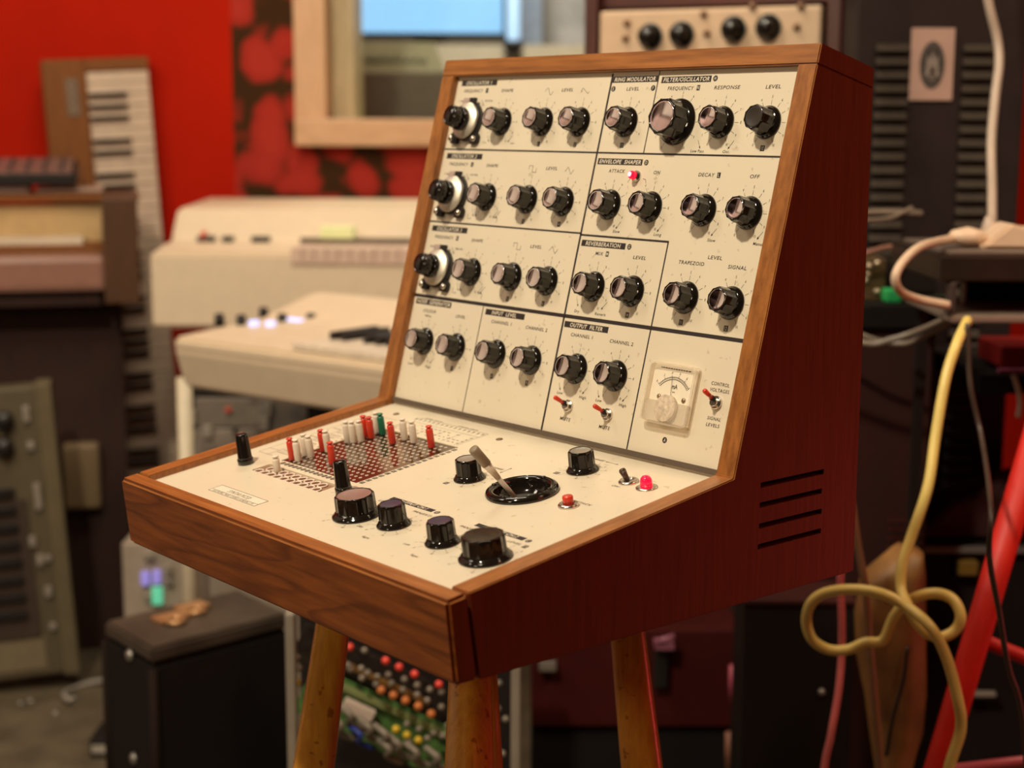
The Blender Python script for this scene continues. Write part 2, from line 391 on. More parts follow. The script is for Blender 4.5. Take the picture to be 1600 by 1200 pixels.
# window to the control room
wn = empty('window_1', ((wx0 + wx1) / 2, YW, wz0)); struct(wn)
wt = 0.072; o0 = Vector((-(wx0 + wx1) / 2, -YW, -wz0))
def wl(*a): return T(*o0)
f = MB(); f.box(wx0 - .03, wx0 + wt - .03, YW - .035, YW + .05, wz0 - .02, wz1 + .05, T(*o0), bev=.004).box(wx1 - wt + .03, wx1 + .03, YW - .035, YW + .05, wz0 - .02, wz1 + .05, T(*o0), bev=.004)
f.build('window_frame', M_PINE, wn)
MB().box(wx0 - .03, wx1 + .03, YW - .045, YW + .05, wz0 - .026, wz0 + .035, T(*o0), bev=.004).box(wx0, wx1, YW - .035, YW + .05, wz1, wz1 + .06, T(*o0)).build('window_sill', M_PINEH, wn)
M_REV = wood('yellow_pine_reveal', (.42, .33, .18), (.55, .44, .26), (20, 20, 4), rough=.6)
MB().box(wx0 + .02, wx0 + wt + .025, YW + .05, YW + .26, wz0 + .02, wz1, T(*o0)).box(wx1 - wt, wx1, YW + .05, YW + .26, wz0, wz1, T(*o0)).box(wx0, wx1, YW + .05, YW + .26, wz0 - .06, wz0 + .02, T(*o0)).build('reveal', M_REV, wn)
MB().box(wx0 + wt, wx1 - wt, YW + .20, YW + .206, wz0 + .02, wz1, T(*o0)).build('glass_pane', M_PANE, wn)
# things seen through it
Yd = 4.75
dz = at(700, 66, Yd).z
ds = tag(empty('mixing_desk', (0, Yd, 0)), 'grey brown mixing desk behind the control room window', 'desk')
a = at(560, 170, Yd); b = at(960, 170, Yd)
MB().prism([(-.05, 0), (-.05, a.z - .05), (.0, dz - .17), (.14, dz), (.5, dz + .01), (.5, 0)], a.x - .3, b.x + .2, 'x').build('console_body', pbr('taupe_console', (.32, .27, .20), .6), ds)
q = MB()
for k in range(26): q.box(a.x - .1 + k * .045, a.x - .085 + k * .045, -.03, -.01, dz - .16, dz - .12)
q.build('fader_caps', pbr('dim_faders', (.22, .19, .15), .5), ds)
mo = tag(empty('monitor', (0, Yd + .25, dz + .014)), 'bright blue computer screen glowing behind the control room window', 'monitor')
p0 = at(556, 58, Yd + .25); p1 = at(786, -150, Yd + .25)
MB().box(p0.x - .02, p1.x + .02, .0, .04, p0.z - dz - .02, p1.z - dz + .02, bev=.004).build('bezel', M_BLACK, mo)
def screen_mat():
    m = pbr('blue_screen', (.1, .2, .3), .3); nt = m.node_tree; b = nt.nodes['Principled BSDF']
    tc = nt.nodes.new('ShaderNodeTexCoord'); n = nt.nodes.new('ShaderNodeTexNoise'); n.inputs['Scale'].default_value = 3; nt.links.new(tc.outputs['Object'], n.inputs['Vector'])
    r = nt.nodes.new('ShaderNodeValToRGB'); r.color_ramp.elements[0].color = (.22, .50, .86, 1); r.color_ramp.elements[1].color = (.34, .62, .92, 1); nt.links.new(n.outputs['Fac'], r.inputs['Fac'])
    nt.links.new(r.outputs['Color'], b.inputs['Emission Color']); b.inputs['Emission Strength'].default_value = 1.3; return m
MB().box(p0.x, p1.x, -.003, .0, p0.z - dz, p1.z - dz).build('screen', screen_mat(), mo)
MB().box((p0.x + p1.x) / 2 - .05, (p0.x + p1.x) / 2 + .05, .02, .05, -.0, p0.z - dz).build('stand', M_BLACK, mo)
p = at(802, 56, Yd - .02)
o = tag(empty('tube_lamp', (p.x, Yd + .1, dz)), 'upright pale blue glowing tube right of the blue screen behind the glass', 'lamp')
MB().lathe([(.017, .0), (.021, .02), (.021, .42), (.01, .45)], 16).build('glowing_tube', pbr('pale_blue_tube', (.6, .8, 1), .4, emit=(.38, .66, 1.0), estr=1.0), o)
MB().lathe([(.03, -.012), (.03, .01)], 16).build('lamp_foot', M_BLACK, o)
p0 = at(815, 60, Yd + .3); p1 = at(848, -120, Yd + .3)
tag(MB().box(p0.x, p1.x, Yd + .3, Yd + .33, dz + .005, p1.z).build('acoustic_panel', pbr('periwinkle_panel', (.30, .38, .55), .7)), 'narrow blue grey panel behind the glass, right of the glowing tube', 'panel')
p0 = at(852, 60, Yd + .45); p1 = at(920, -120, Yd + .45)
tag(MB().box(p0.x, p1.x + .2, Yd + .45, Yd + .5, dz + .005, p1.z).build('whiteboard', pbr('pale_grey_board', (.42, .42, .46), .6, noise=.3, nscale=10)), 'pale grey board behind the glass at the far right of the window', 'board')
p0 = at(560, 112, 4.3); p1 = at(690, 66, 4.3)
nb = tag(empty('sign_card', (p0.x, 4.3, p0.z)), 'pale green card with handwriting leaning behind the control room window', 'card')
wd_, hd_ = p1.x - p0.x, p1.z - p0.z
MB().prism([(-.12, -.0), (wd_ + .01, -.0), (wd_ - .02, hd_), (-.12, hd_)], 0, .015, 'y').build('card', pbr('pale_green_card', (.55, .56, .40), .7, noise=.15, nscale=10), nb)
sc_ = MB(); x = -.02
while x < wd_ - .05:
    dx = random.uniform(.008, .02); sc_.tube([(x, -.002, hd_ * .30), (x + dx * .3, -.002, hd_ * random.uniform(.45, .62)), (x + dx, -.002, hd_ * .3)], .0028, 6); x += dx + .003
sc_.build('handwriting', pbr('dark_green_ink', (.07, .075, .045), .7), nb)
tag(MB().box(-.75, 1.0, 4.18, 4.42, 0, at(600, 113, 4.3).z - .004).build('low_cabinet', pbr('dim_taupe_shelf', (.26, .21, .15), .6)), 'long low taupe cabinet behind the window carrying the green card', 'cabinet')

# ---- helper: box whose front face spans pixels at a depth
def pxbox(mb, px0, py0, px1, py1, Y, depth, origin=(0, 0, 0), bev=.003, zt=None, zb=None):
    a = at(px0, py1, Y); b = at(px1, py0, Y)
    return mb.box(a.x - origin[0], b.x - origin[0], Y - origin[1], Y + depth - origin[1], (a.z if zb is None else zb) - origin[2], (b.z if zt is None else zt) - origin[2], bev=bev)

# ---- keyboard standing on its end against the red wall
kb = empty('keyboard', (0, 0, 0)); tag(kb, 'wooden cased keyboard standing on its end against the red wall', 'keyboard')
Y = 3.50
def row(px, py): return at(px, py, Y)
tl, trr = row(72, 95), row(235, 103)
L = 1.25; tilt = -0.055
KM = Matrix.Translation((tl.x, Y - .04, tl.z)) @ Matrix.Rotation(tilt, 4, 'Y') @ Matrix.Rotation(R(19), 4, 'Z')
kb.matrix_world = KM; kb.matrix_local = KM
wk = trr.x - tl.x
hgt = tl.z / math.cos(tilt)
MB().box(0, wk + .002, .03, .09, -hgt + .02, 0, bev=.005).box(0, wk * .40, .0, .03, -hgt + .02, 0, bev=.004).box(wk * .40, wk, .0, .031, -.028, 0, bev=.003).build('wooden_case', M_MIDWOOD, kb)
keys = MB(); blk = MB()
kz = -.03; pitch = .0223 * 3.46 / 3.06; n = 0
while kz > -hgt + .12:
    keys.box(wk * .405, wk - .002, .004, .028, kz - pitch + .0012, kz, bev=.0015, seg=1)
    kz -= pitch; n += 1
keys.build('white_keys', pbr('ivory_keys', (.62, .48, .36), .4), kb)
kz = -.03; i = 0
for k in range(1, n):
    if (k % 7) in (2, 3, 4, 6, 0): blk.box(wk * .405, wk * .77, -.008, .004, kz - k * pitch - .0042, kz - k * pitch + .0042, bev=.0015, seg=1)
tag(blk.build('black_keys', M_BLACK, kb))
lg = MB(); lg.prism(rrect2(.016, .045, -.115, -.045, .013), -.001, .001, 'y') if False else None
MB().box(.045, .075, -.002, .0, -.125, -.042, bev=.0009).build('badge', pbr('pale_badge', (.16, .10, .06), .4), kb)
lt = MB()
for k in range(4): lt.torus(.007, .0012, 14, 6, T(.060, -.0022, -.057 - k * .018) @ Matrix.Rotation(PI / 2, 4, 'X'))
lt.build('badge_emblem', pbr('badge_letters', (.32, .26, .19), .4), kb)

# ---- combo organ at the left with its open keyboard
Y = 3.12
og = tag(empty('electric_organ', (at(0, 300, Y).x, Y, 0)), 'dark wooden electric organ at the left with a beige fallboard', 'organ')
O = (at(0, 300, Y).x, Y, 0)
m = MB(); pxbox(m, 166, 310, 214, 474, Y - .12, .36, O); m.build('end_cheek', wood('dark_brown_oak', (.055, .020, .004), (.085, .032, .007), (40, 40, 4), rough=.6), og)
m = MB(); pxbox(m, -260, 318, 222, 392, Y + .12, .05, O); m.build('fallboard', pbr('beige_fallboard', (.50, .33, .15), .5), og)
m = MB(); pxbox(m, -260, 372, 160, 380, Y + .02, .11, O); m.build('key_row', pbr('ivory_row', (.6, .5, .38), .4), og)
m = MB(); pxbox(m, -260, 382, 200, 398, Y + .0, .13, O); m.build('key_bed', M_MIDWOOD, og)
m = MB(); pxbox(m, -260, 398, 172, 452, Y - .10, .09, O, bev=.012); m.build('keyslip', pbr('pinkish_brown_keyslip', (.30, .15, .11), .35, coat=.4), og)
m = MB(); pxbox(m, -260, 452, 168, 474, Y - .08, .30, O); m.build('key_bed', M_DARKWOOD, og)
m = MB(); pxbox(m, -260, 303, 258, 312, Y + .10, .18, O); m.build('lid', M_MIDWOOD, og)
m = MB(); pxbox(m, -260, 470, 214, 965, Y, .2, O, zb=.0); m.build('lower_case', M_DARKWOOD, og)
m = MB(); pxbox(m, 124, 690, 174, 790, Y - .03, .035, O, bev=.008); m.build('speaker_grille', pbr('beige_mesh', (.20, .135, .07), .5, noise=.6, nscale=500, bump=.4), og)
ztop = at(0, 303, Y + .10).z
# things on the organ
p = at(60, 306, Y + .1)
m = MB(); pxbox(m, -200, 296, 96, 318, Y + .11, .15, (0, 0, 0), bev=.003, zb=ztop + .004, zt=ztop + .019); tag(m.build('sheet_folder', pbr('pale_pink_folder', (.42, .30, .25), .5)), 'pale folder on the organ under the black mixer', 'folder')
m = MB(); pxbox(m, 106, 296, 206, 312, Y + .11, .15, (0, 0, 0), bev=.003, zb=ztop + .004, zt=ztop + .013); tag(m.build('book', pbr('dusty_pink_book', (.36, .23, .17), .5)), 'thin dusty pink book lying on the right end of the organ', 'book')
mz = ztop + .0205
mxr = tag(empty('mixer', (at(0, 290, Y + .10).x, Y + .09, mz)), 'black mixer with a speckled knob covered top on the organ', 'mixer')
xr = at(165, 280, Y + .10).x - mxr.location.x
MB().prism([(0, 0), (0, .022), (.22, .046), (.22, 0)], -.4, xr, 'x', bev=.003).build('body', M_BLACK, mxr)
sl = math.atan2(.024, .22)
MB().box(-.39, xr - .01, .005, .22, 0, .004, T(0, 0, .022) @ Matrix.Rotation(sl, 4, 'X')).build('top_plate', pbr('mauve_plate', (.20, .12, .10), .45, noise=.3, nscale=60), mxr)
m = MB()
for i in range(12):
    for j in range(6): m.lathe([(.0045, 0), (.004, .006)], 10, T(0, 0, .025) @ Matrix.Rotation(sl, 4, 'X') @ T(xr - .03 - i * .034, .02 + j * .036, 0))
tag(m.build('rotary_knobs', pbr('dark_knob_field', (.03, .02, .018), .4), mxr), kind='stuff')

pv = at(214, 400, 3.0); SPIN = Matrix.Translation((pv.x, pv.y, 0)) @ Matrix.Rotation(R(14), 4, 'Z') @ Matrix.Translation((-pv.x, -pv.y, 0))
for o_s in [o for o in C.objects if o.parent is None and o.name.split('.')[0] in ('electric_organ', 'mixer', 'sheet_folder', 'book')]:
    M_s = SPIN @ Matrix.Translation(o_s.location); o_s.matrix_local = M_s
# ---- grey synthesizer leaning on its end at lower left
q = [at(-120, 618, 2.80), at(88, 642, 2.80), at(126, 1048, 2.86), at(-80, 1075, 2.80)]
gs = empty('leaning_synthesizer'); tag(gs, 'grey beige synthesizer leaning on its end at the lower left', 'synthesizer')
o_ = q[3]; ux = (q[2] - q[3]); uy = (q[0] - q[3]); wx = ux.length; hy = uy.length; ux.normalize(); uz = ux.cross(uy).normalized(); uy = uz.cross(ux)
GM = basis(o_, ux, uy, uz); gs.matrix_world = GM; gs.matrix_local = GM
MB().box(0, wx, 0, hy, -.05, 0, bev=.006).build('case', pbr('olive_grey_case', (.10, .078, .042), .6), gs)
MB().box(wx - .030, wx, -.004, hy + .004, -.055, .006, bev=.004).build('end_cheek', pbr('beige_cheek', (.13, .10, .052), .6), gs)
MB().box(.0, wx - .065, .08, hy * .62, 0, .004).build('dark_panel', pbr('dark_brown_keybed', (.05, .03, .02), .6), gs)
m = MB()
for k in range(8): m.box(.0, wx - .085, .12 + k * .034, .136 + k * .034, .004, .012, bev=.002)
m.build('black_keys', M_BLACK, gs)
for (px, py) in ((5, 662), (5, 704)):
    P = GM.inverted() @ at(px, py, 2.8); MB().lathe([(.018, 0), (.016, .018), (.002, .019)], 20, T(P.x, P.y, .001)).build('rotary_knob', M_BLACK, gs)
for (px, py, h) in ((40, 650, .03), (47, 700, .015), (58, 780, .05), (50, 850, .02), (62, 880, .02), (74, 878, .012), (82, 985, .012), (75, 930, .02)):
    P = GM.inverted() @ at(px, py, 2.82); MB().box(P.x - .006, P.x + .006, P.y - h / 2, P.y + h / 2, .0, .008, bev=.002).build('slider', M_PALEGREY, gs)
MB().box(wx * .2, wx * .75, .016, .075, 0, .002).build('label_area', pbr('beige_label', (.19, .15, .09), .5), gs)

# ---- white keyboards on their stand
def kmat(P, yaw): return Matrix.Translation(P) @ Matrix.Rotation(yaw, 4, 'Z')
M_IV = pbr('ivory_cabinet', (.74, .60, .43), .45, noise=.03)
P = at(238, 512, 2.95)
uk = tag(empty('upper_keyboard'), 'large cream keyboard on the upper tier with a sloping control panel', 'keyboard')
UKM = kmat(P, R(-2)); uk.matrix_world = UKM; uk.matrix_local = UKM
s = 2.95 / 2424.7
Wk = 1.0; h1 = 118 * s; h2 = 128 * s
MB().prism([(0, 0), (0, h1), (.10, h1 + .010), (.16, h1 + .011), (.22, h1 + .072), (.50, h1 + .081), (.5, 0)], 0, Wk, 'x', bev=.006).build('case', M_IV, uk)
for px, wd2, mt_ in ((283, .035, M_BLACK), (322, .022, M_BLACK), (368, .036, M_BLACK), (290, .008, M_RED)):
    x = (px - 238) * s * 1.05
    MB().box(x, x + wd2, .135, .16, h1 + .006, h1 + (.022 if mt_ is M_BLACK else .032), bev=.003).build('rocker_switch', mt_, uk)
m = MB(); 
for k in range(26): m.box(.27 + k * .0228, .2918 + k * .0228, -.004, .10, h1 - .02, h1 + .012, bev=.002)
m.build('white_keys', pbr('pinkish_ivory_keys', (.66, .48, .38), .4), uk)
MB().box(.27, .9, .10, .128, h1 + .008, h1 + .022).build('black_keys', pbr('dim_black_keys', (.12, .09, .06), .5), uk)
MB().box(.31, .375, .10, .15, h1 + .02, h1 + .045, bev=.003).build('lit_display', pbr('green_yellow_display', (.6, .6, .3), .4, emit=(.6, .6, .25), estr=.35), uk)
P = at(277, 606, 2.45)
lk = tag(empty('lower_keyboard'), 'cream keyboard on the lower tier with blue lights beside its wheels', 'keyboard')
LKM = kmat(P, R(-38)); lk.matrix_world = LKM; lk.matrix_local = LKM
s = 2.45 / 2424.7; h1 = 82 * s
MB().prism([(.012, 0), (-.006, h1 - .02), (-.006, h1), (.18, h1 + .012), (.30, h1 + .045), (.33, h1 + .045), (.33, 0)], 0, .66, 'x', bev=.006).build('case', M_IV, lk)
m = MB(); b2_ = MB()
for k in range(16):
    m.box(.26 + k * .0232, .2825 + k * .0232, .004, .165, h1 + .002, h1 + .013, bev=.002)
    if k % 7 not in (0, 3): b2_.box(.2535 + k * .0232, .2665 + k * .0232, .065, .165, h1 + .010, h1 + .025, bev=.003)
m.build('white_keys', pbr('cream_keys', (.78, .66, .52), .35), lk); b2_.build('black_keys', M_BLACK, lk)
def onz(px, py, z):
    d = (at(px, py, 1) - Vector(cam.location)); t = (z - CAM_Z) / d.z; return Vector(cam.location) + d * t
for px, py in ((343, 502), (377, 504), (412, 492), (441, 502), (486, 502)):
    q_ = LKM.inverted() @ onz(px, py, P.z + h1 + .012); MB().lathe([(.0085, 0), (.008, .020), (.002, .022)], 16, T(q_.x, q_.y, h1 + .004)).build('rotary_knob', M_BLACK, lk)
M_BL = pbr('blue_white_light', (.5, .6, 1), .4, emit=(.45, .5, 1.0), estr=1.2)
for px, py, w_ in ((392, 506, .012), (418, 507, .012), (456, 503, .034)):
    q_ = LKM.inverted() @ onz(px, py, P.z + h1 + .012); MB().box(q_.x - w_ / 2, q_.x + w_ / 2, q_.y, q_.y + .014, h1 + .004, h1 + .017, bev=.002).build('lit_button', M_BL, lk)
st = tag(empty('keyboard_stand', (P.x, P.y, 0)), 'cream tubular stand below the two cream keyboards', 'stand')
lp = at(288, 610, 2.55)
for dx, dy in ((0, 0), (.40, -.30)):
    MB().cyl((lp.x + dx - P.x, 2.55 + dy - P.y, 0), (lp.x + dx - P.x, 2.55 + dy - P.y, P.z - (.0 if dy < .3 else -.07)), .013).build('leg', pbr('cream_tube', (.62, .53, .38), .4), st)

for px in (335, 650):
    u_ = at(px, 600, 3.12); MB().box(u_.x - P.x - .012, u_.x - P.x + .012, 3.11 - P.y, 3.135 - P.y, 0, UKM.translation.z - .0005).build('upright', MATS['cream_tube'], st)
# ---- module rack and lit mixer under the keyboards
m_ = tag(empty('module_rack', (at(300, 650, 2.75).x, 2.75, 0)), 'grey rack of modules under the cream keyboards', 'rack'); O = tuple(m_.location)
m = MB(); pxbox(m, 296, 612, 560, 900, 2.75, .3, O, zb=0); m.build('rack_case', M_BLACKM, m_)
m = MB(); pxbox(m, 305, 622, 405, 668, 2.745, .01, O); m.build('module_panel', pbr('dark_grey_module', (.17, .14, .11), .5), m_)
m = MB(); pxbox(m, 305, 670, 405, 760, 2.745, .01, O); m.build('module_panel', pbr('mid_grey_module', (.22, .18, .145), .5, noise=.3), m_)
m = MB(); pxbox(m, 408, 622, 480, 760, 2.745, .01, O); m.build('module_panel', pbr('grey_module', (.14, .12, .10), .5, noise=.5), m_)
for (px, py, w2, h2_, mt_) in ((356, 641, 8, 5, M_RED), (323, 675, 14, 18, M_PALEGREY), (412, 663, 14, 20, M_PALEGREY), (300, 652, 8, 22, M_PALEGREY), (420, 640, 6, 20, M_PALEGREY), (366, 675, 5, 8, M_BLACK)):
    m = MB(); pxbox(m, px - w2 / 2, py - h2_ / 2, px + w2 / 2, py + h2_ / 2, 2.735, .012, O, bev=.001); m.build('module_button', mt_, m_)
lm = tag(empty('lit_console', (at(300, 900, 2.62).x, 2.62, 0)), 'grey console with purple and green lit buttons behind the black case', 'console'); O = tuple(lm.location)
m = MB(); pxbox(m, 195, 850, 470, 985, 2.62, .12, O, zb=.0); m.build('console_case', pbr('taupe_metal', (.36, .30, .235), .5), lm)
M_PUR = pbr('purple_light', (.3, .25, .7), .4, emit=(.30, .26, .75), estr=.5); M_GRN = pbr('green_light', (.1, .6, .4), .4, emit=(.16, .62, .36), estr=.5)
for (px, py, w2, h2_, mt_) in ((226, 905, 11, 20, M_PUR), (244, 903, 11, 20, M_PUR), (245, 932, 15, 26, M_GRN), (232, 870, 16, 10, M_PALEGREY), (262, 892, 10, 14, M_PALEGREY), (262, 910, 12, 10, M_PALEGREY), (230, 935, 8, 10, M_PALEGREY)):
    m = MB(); pxbox(m, px - w2 / 2, py - h2_ / 2, px + w2 / 2, py + h2_ / 2, 2.61, .014, O, bev=.001); m.build('lit_button' if mt_ in (M_PUR, M_GRN) else 'module_button', mt_, lm)

# ---- black road case with a lighter brown lid
Yc = 1.95
A_ = at(237, 1012, Yc); zt = A_.z
def onz(px, py, z):
    d = (at(px, py, 1) - Vector(cam.location)); t = (z - CAM_Z) / d.z; return Vector(cam.location) + d * t
A_ = onz(237, 1013, zt); B_ = onz(452, 958, zt); D_ = onz(163, 970, zt); Cc = B_ + D_ - A_
rc = tag(empty('road_case', (A_.x, A_.y, 0)), 'black riveted road case with brass latches standing on the floor', 'case')
loc = lambda p: (p.x - A_.x, p.y - A_.y)
MB().prism([loc(A_), loc(B_), loc(Cc), loc(D_)], .0, zt - .025, 'z', bev=.005).build('case_body', M_BLACKM, rc)
MB().prism([loc(A_), loc(B_), loc(Cc), loc(D_)], zt - .022, zt, 'z', bev=.004).build('lid', pbr('mottled_brown_lid', (.055, .04, .028), .5, noise=.4, nscale=12), rc)
for q_ in (A_, B_, D_): MB().cyl((q_.x - A_.x, q_.y - A_.y, .01), (q_.x - A_.x, q_.y - A_.y, zt - .03), .006).build('edge_trim', pbr('dark_edge', (.014, .007, .005), .85, spec=.15), rc)
nrm = (D_ - A_); nrm = Vector((nrm.y, -nrm.x, 0)).normalized(); nrm = nrm if nrm.y < 0 else -nrm
for (px, py) in ((207, 1024), (211, 1185)):
    t = .45; q_ = A_ + (D_ - A_) * t
    zz = at(px, py, q_.y).z
    MB().lathe([(.009, 0), (.007, .004), (.001, .006)], 14, zto((q_.x - A_.x, q_.y - A_.y, zz), (q_.x - A_.x + nrm.x, q_.y - A_.y + nrm.y, zz))).build('rivet', M_STEEL, rc)
M_BRASS = pbr('brass', (.62, .36, .17), .35, .7)
for (px, py, L2) in ((268, 968, .05), (300, 952, .045)):
    q_ = onz(px, py, zt); th = math.atan2((B_ - A_).y, (B_ - A_).x)
    MB().box(-L2 / 2, L2 / 2, -.014, .014, 0, .007, T(q_.x - A_.x, q_.y - A_.y, zt) @ Matrix.Rotation(th, 4, 'Z'), bev=.002).torus(.012, .003, 16, 8, T(q_.x - A_.x + .01, q_.y - A_.y - .02, zt + .005)).build('latch', M_BRASS, rc)
# small things on the floor
p = onz(140, 1080, 0.01)
tag(MB().tube([(p.x + .045 * math.cos(a), p.y + .06 * math.sin(a), .008 + .004 * math.sin(2 * a)) for a in [k * PI / 10 - .5 for k in range(16)]], .005).build('cable_coil', pbr('pale_cable', (.30, .26, .22), .5)), 'loop of pale cable lying on the floor beside the black road case', 'cable')
for i, (px, py) in enumerate(((48, 1096), (114, 1092), (87, 1115), (32, 1100))):
    p = onz(px, py, 0); tag(MB().lathe([(.006, 0), (.005, .004), (.001, .005)], 10, T(p.x, p.y, 0)).build('floor_tack', M_STEEL), 'small pale tack on the dark floor in front of the leaning synthesizer', 'tack', 'tacks on the floor')
p = onz(155, 1185, 0)
bx = tag(empty('floor_box', (p.x, p.y, 0)), 'small black box with a pale label on the floor by the road case', 'box')
MB().box(-.016, .06, 0, .08, 0, .035, bev=.003).build('box_body', M_BLACK, bx); MB().box(-.012, .05, -.001, 0, .010, .024).build('pale_label', pbr('white_label', (.4, .36, .3), .5), bx)

# ---- open rack of circuit boards under the synthesizer
Yr = 1.75
cr = tag(empty('circuit_rack', (at(630, 1100, Yr).x, Yr, 0)), 'open steel rack of green circuit boards standing behind the stool', 'rack'); O = Vector(cr.location)
for px in (455, 806):
    q_ = at(px, 1000, Yr); MB().box(q_.x - O.x - .0055, q_.x - O.x + .0055, -.012, .012, 0, q_.z + .05 if px > 700 else at(px, 955, Yr).z, bev=.002).build('post', pbr('grey_post', (.34, .30, .24), .4, .3), cr)
a = at(462, 900, Yr + .18); b = at(800, 1200, Yr + .18)
MB().box(a.x - O.x, b.x - O.x, .2, .22, 0, at(600, 930, Yr + .2).z, bev=.002).build('back_plate', pbr('black_back', (.012, .008, .007), .5), cr)
BA = R(-26)
def board(px, py, w_, h_, mat, name, Yo=0.0, th=.004):
    q_ = at(px, py, Yr + Yo) - O
    return MB().box(0, w_, 0, th, -h_, 0, T(*q_) @ Matrix.Rotation(-BA, 4, 'Y'), bev=.001).build(name, mat, cr)
M_PCB = pbr('green_circuit_board', (.075, .17, .045), .4, noise=.5, nscale=70)
board(492, 1040, .25, .065, M_PCB, 'circuit_board', .06); board(500, 1052, .22, .008, pbr('olive_board_edge', (.22, .26, .10), .5), 'board_edge', .05)
board(478, 975, .25, .05, pbr('black_circuit_board', (.016, .012, .010), .35, noise=.5, nscale=80), 'circuit_board', .07)
board(510, 1020, .14, .007, pbr('brown_bus_bar', (.20, .10, .02), .5), 'bus_bar', .05)
board(540, 1093, .040, .014, pbr('pale_connector', (.60, .50, .42), .5), 'connector', .04, .012)
M_OR = pbr('orange_capacitor', (.55, .17, .04), .4); M_RC = pbr('red_capacitor', (.75, .06, .04), .4); M_YC = pbr('yellow_capacitor', (.62, .42, .02), .4); M_GC = pbr('grey_component', (.20, .17, .13), .4, noise=.3)
def comp(px, py, r, mat, name, Yo=.035):
    q_ = at(px, py, Yr + Yo) - O
    MB().lathe([(.001, -r * .5), (r * .75, -r * .2), (r, .0), (r, r * 1.1), (r * .7, r * 1.5), (.001, r * 1.7)], 14, T(*q_) @ Matrix.Rotation(PI / 2 * .7, 4, 'X')).build(name, mat, cr)
for px, py in ((547, 1012), (603, 1033), (624, 1043), (648, 1054), (686, 1070)): comp(px, py, .0048, M_RC, 'red_capacitor')
for px, py in ((596, 1079), (615, 1087), (634, 1095), (654, 1104), (674, 1116)): comp(px, py, .0052, M_OR, 'orange_capacitor')
for px, py in ((619, 1140), (636, 1149), (654, 1157), (464, 1067)): comp(px, py, .0048, M_YC, 'yellow_capacitor')
gc = [(565, 1045), (575, 1052), (590, 1058), (566, 1060), (607, 1055), (632, 1062), (652, 1071), (612, 1068), (630, 1078), (652, 1086), (668, 1095), (690, 1082), (690, 1105), (672, 1078), (588, 1070), (548, 1046), (700, 1134), (678, 1146), (655, 1140), (636, 1132), (668, 1154), (640, 1160), (692, 1150), (570, 1017), (545, 1040), (780, 1068), (778, 1108), (790, 1124), (785, 1178), (768, 1058), (464, 1028), (468, 1045)]
for px, py in gc: comp(px, py, .004, M_GC, 'component')
for i, (c, mt_) in enumerate((((545, 1120), M_GC), ((575, 1140), M_GC), ((600, 1150), M_GC), ((560, 1150), pbr('blue_wire', (.02, .04, .3), .4)), ((620, 1165), M_GC), ((648, 1178), M_GC), ((530, 1135), M_GC), ((605, 1172), M_GC), ((680, 1185), M_GC))):
    q_ = at(*c, Yr + .03) - O
    MB().tube(spline([q_ + Vector((-.012, 0, .014)), q_ + Vector((.004, -.012, .006)), q_ + Vector((.0, 0, -.008)), q_ + Vector((.018, .01, -.02))], 6), .0042 if mt_ is M_GC else .003, 8).build('wire', mt_, cr)

# ---- tall wooden rack behind the synthesizer with a cream rack unit
Y = 2.45
wr = empty('wooden_rack'); tag(wr, 'tall dark red wooden rack behind the synthesizer holding a cream unit', 'rack')
pL = at(912, 100, 2.5); pR = at(1312, 100, 2.32)
ux = Vector((pR.x - pL.x, pR.y - pL.y, 0)); Wr = ux.length; yaw = math.atan2(ux.y, ux.x)
WM = Matrix.Translation((pL.x, pL.y, 0)) @ Matrix.Rotation(yaw, 4, 'Z'); wr.matrix_world = WM; wr.matrix_local = WM
z_un = at(942, 82, 2.5).z - .02; z_ut = at(950, 18, 2.5).z
M_RW = wood('dark_red_wood', (.045, .010, .006), (.085, .018, .010), (40, 40, 4), rough=.5)
M_RWX = wood('dark_red_wood_level', (.045, .010, .006), (.085, .018, .010), (4, 40, 40), rough=.5)
MB().box(0, .022, 0, .26, .0, z_ut + .5, bev=.003).build('side_panel', M_RW, wr); MB().box(Wr - .022, Wr, 0, .26, .0, z_ut + .5, bev=.003).build('side_panel', M_RW, wr)
MB().box(.022, Wr - .022, .02, .26, z_ut + .004, z_ut + .06, bev=.003).build('shelf', M_RWX, wr)
MB().box(.022, Wr - .022, .02, .26, z_un - .03, z_un - .001, bev=.003).build('shelf', M_RWX, wr)
MB().box(.022, Wr - .022, .24, .26, 0, z_ut + .5).build('back_panel', M_DARKWOOD, wr)
MB().box(.022, Wr - .022, .03, .23, z_ut + .06, z_ut + .5).build('upper_front', M_RWX, wr)
ru = empty('rack_unit'); RM_ = WM @ T(.024, -.005, z_un); ru.matrix_world = RM_; ru.matrix_local = RM_; tag(ru, 'cream rack unit with four dark knobs in the wooden rack behind the synthesizer', 'rack unit')
hu = z_ut - z_un
MB().box(.004, Wr - .052, 0, .02, .001, hu - .001, bev=.006, seg=3).box(.02, Wr - .07, .02, .2, .004, hu - .004).build('front_panel', pbr('peach_cream_panel', (.62, .44, .29), .45, noise=.06), ru)
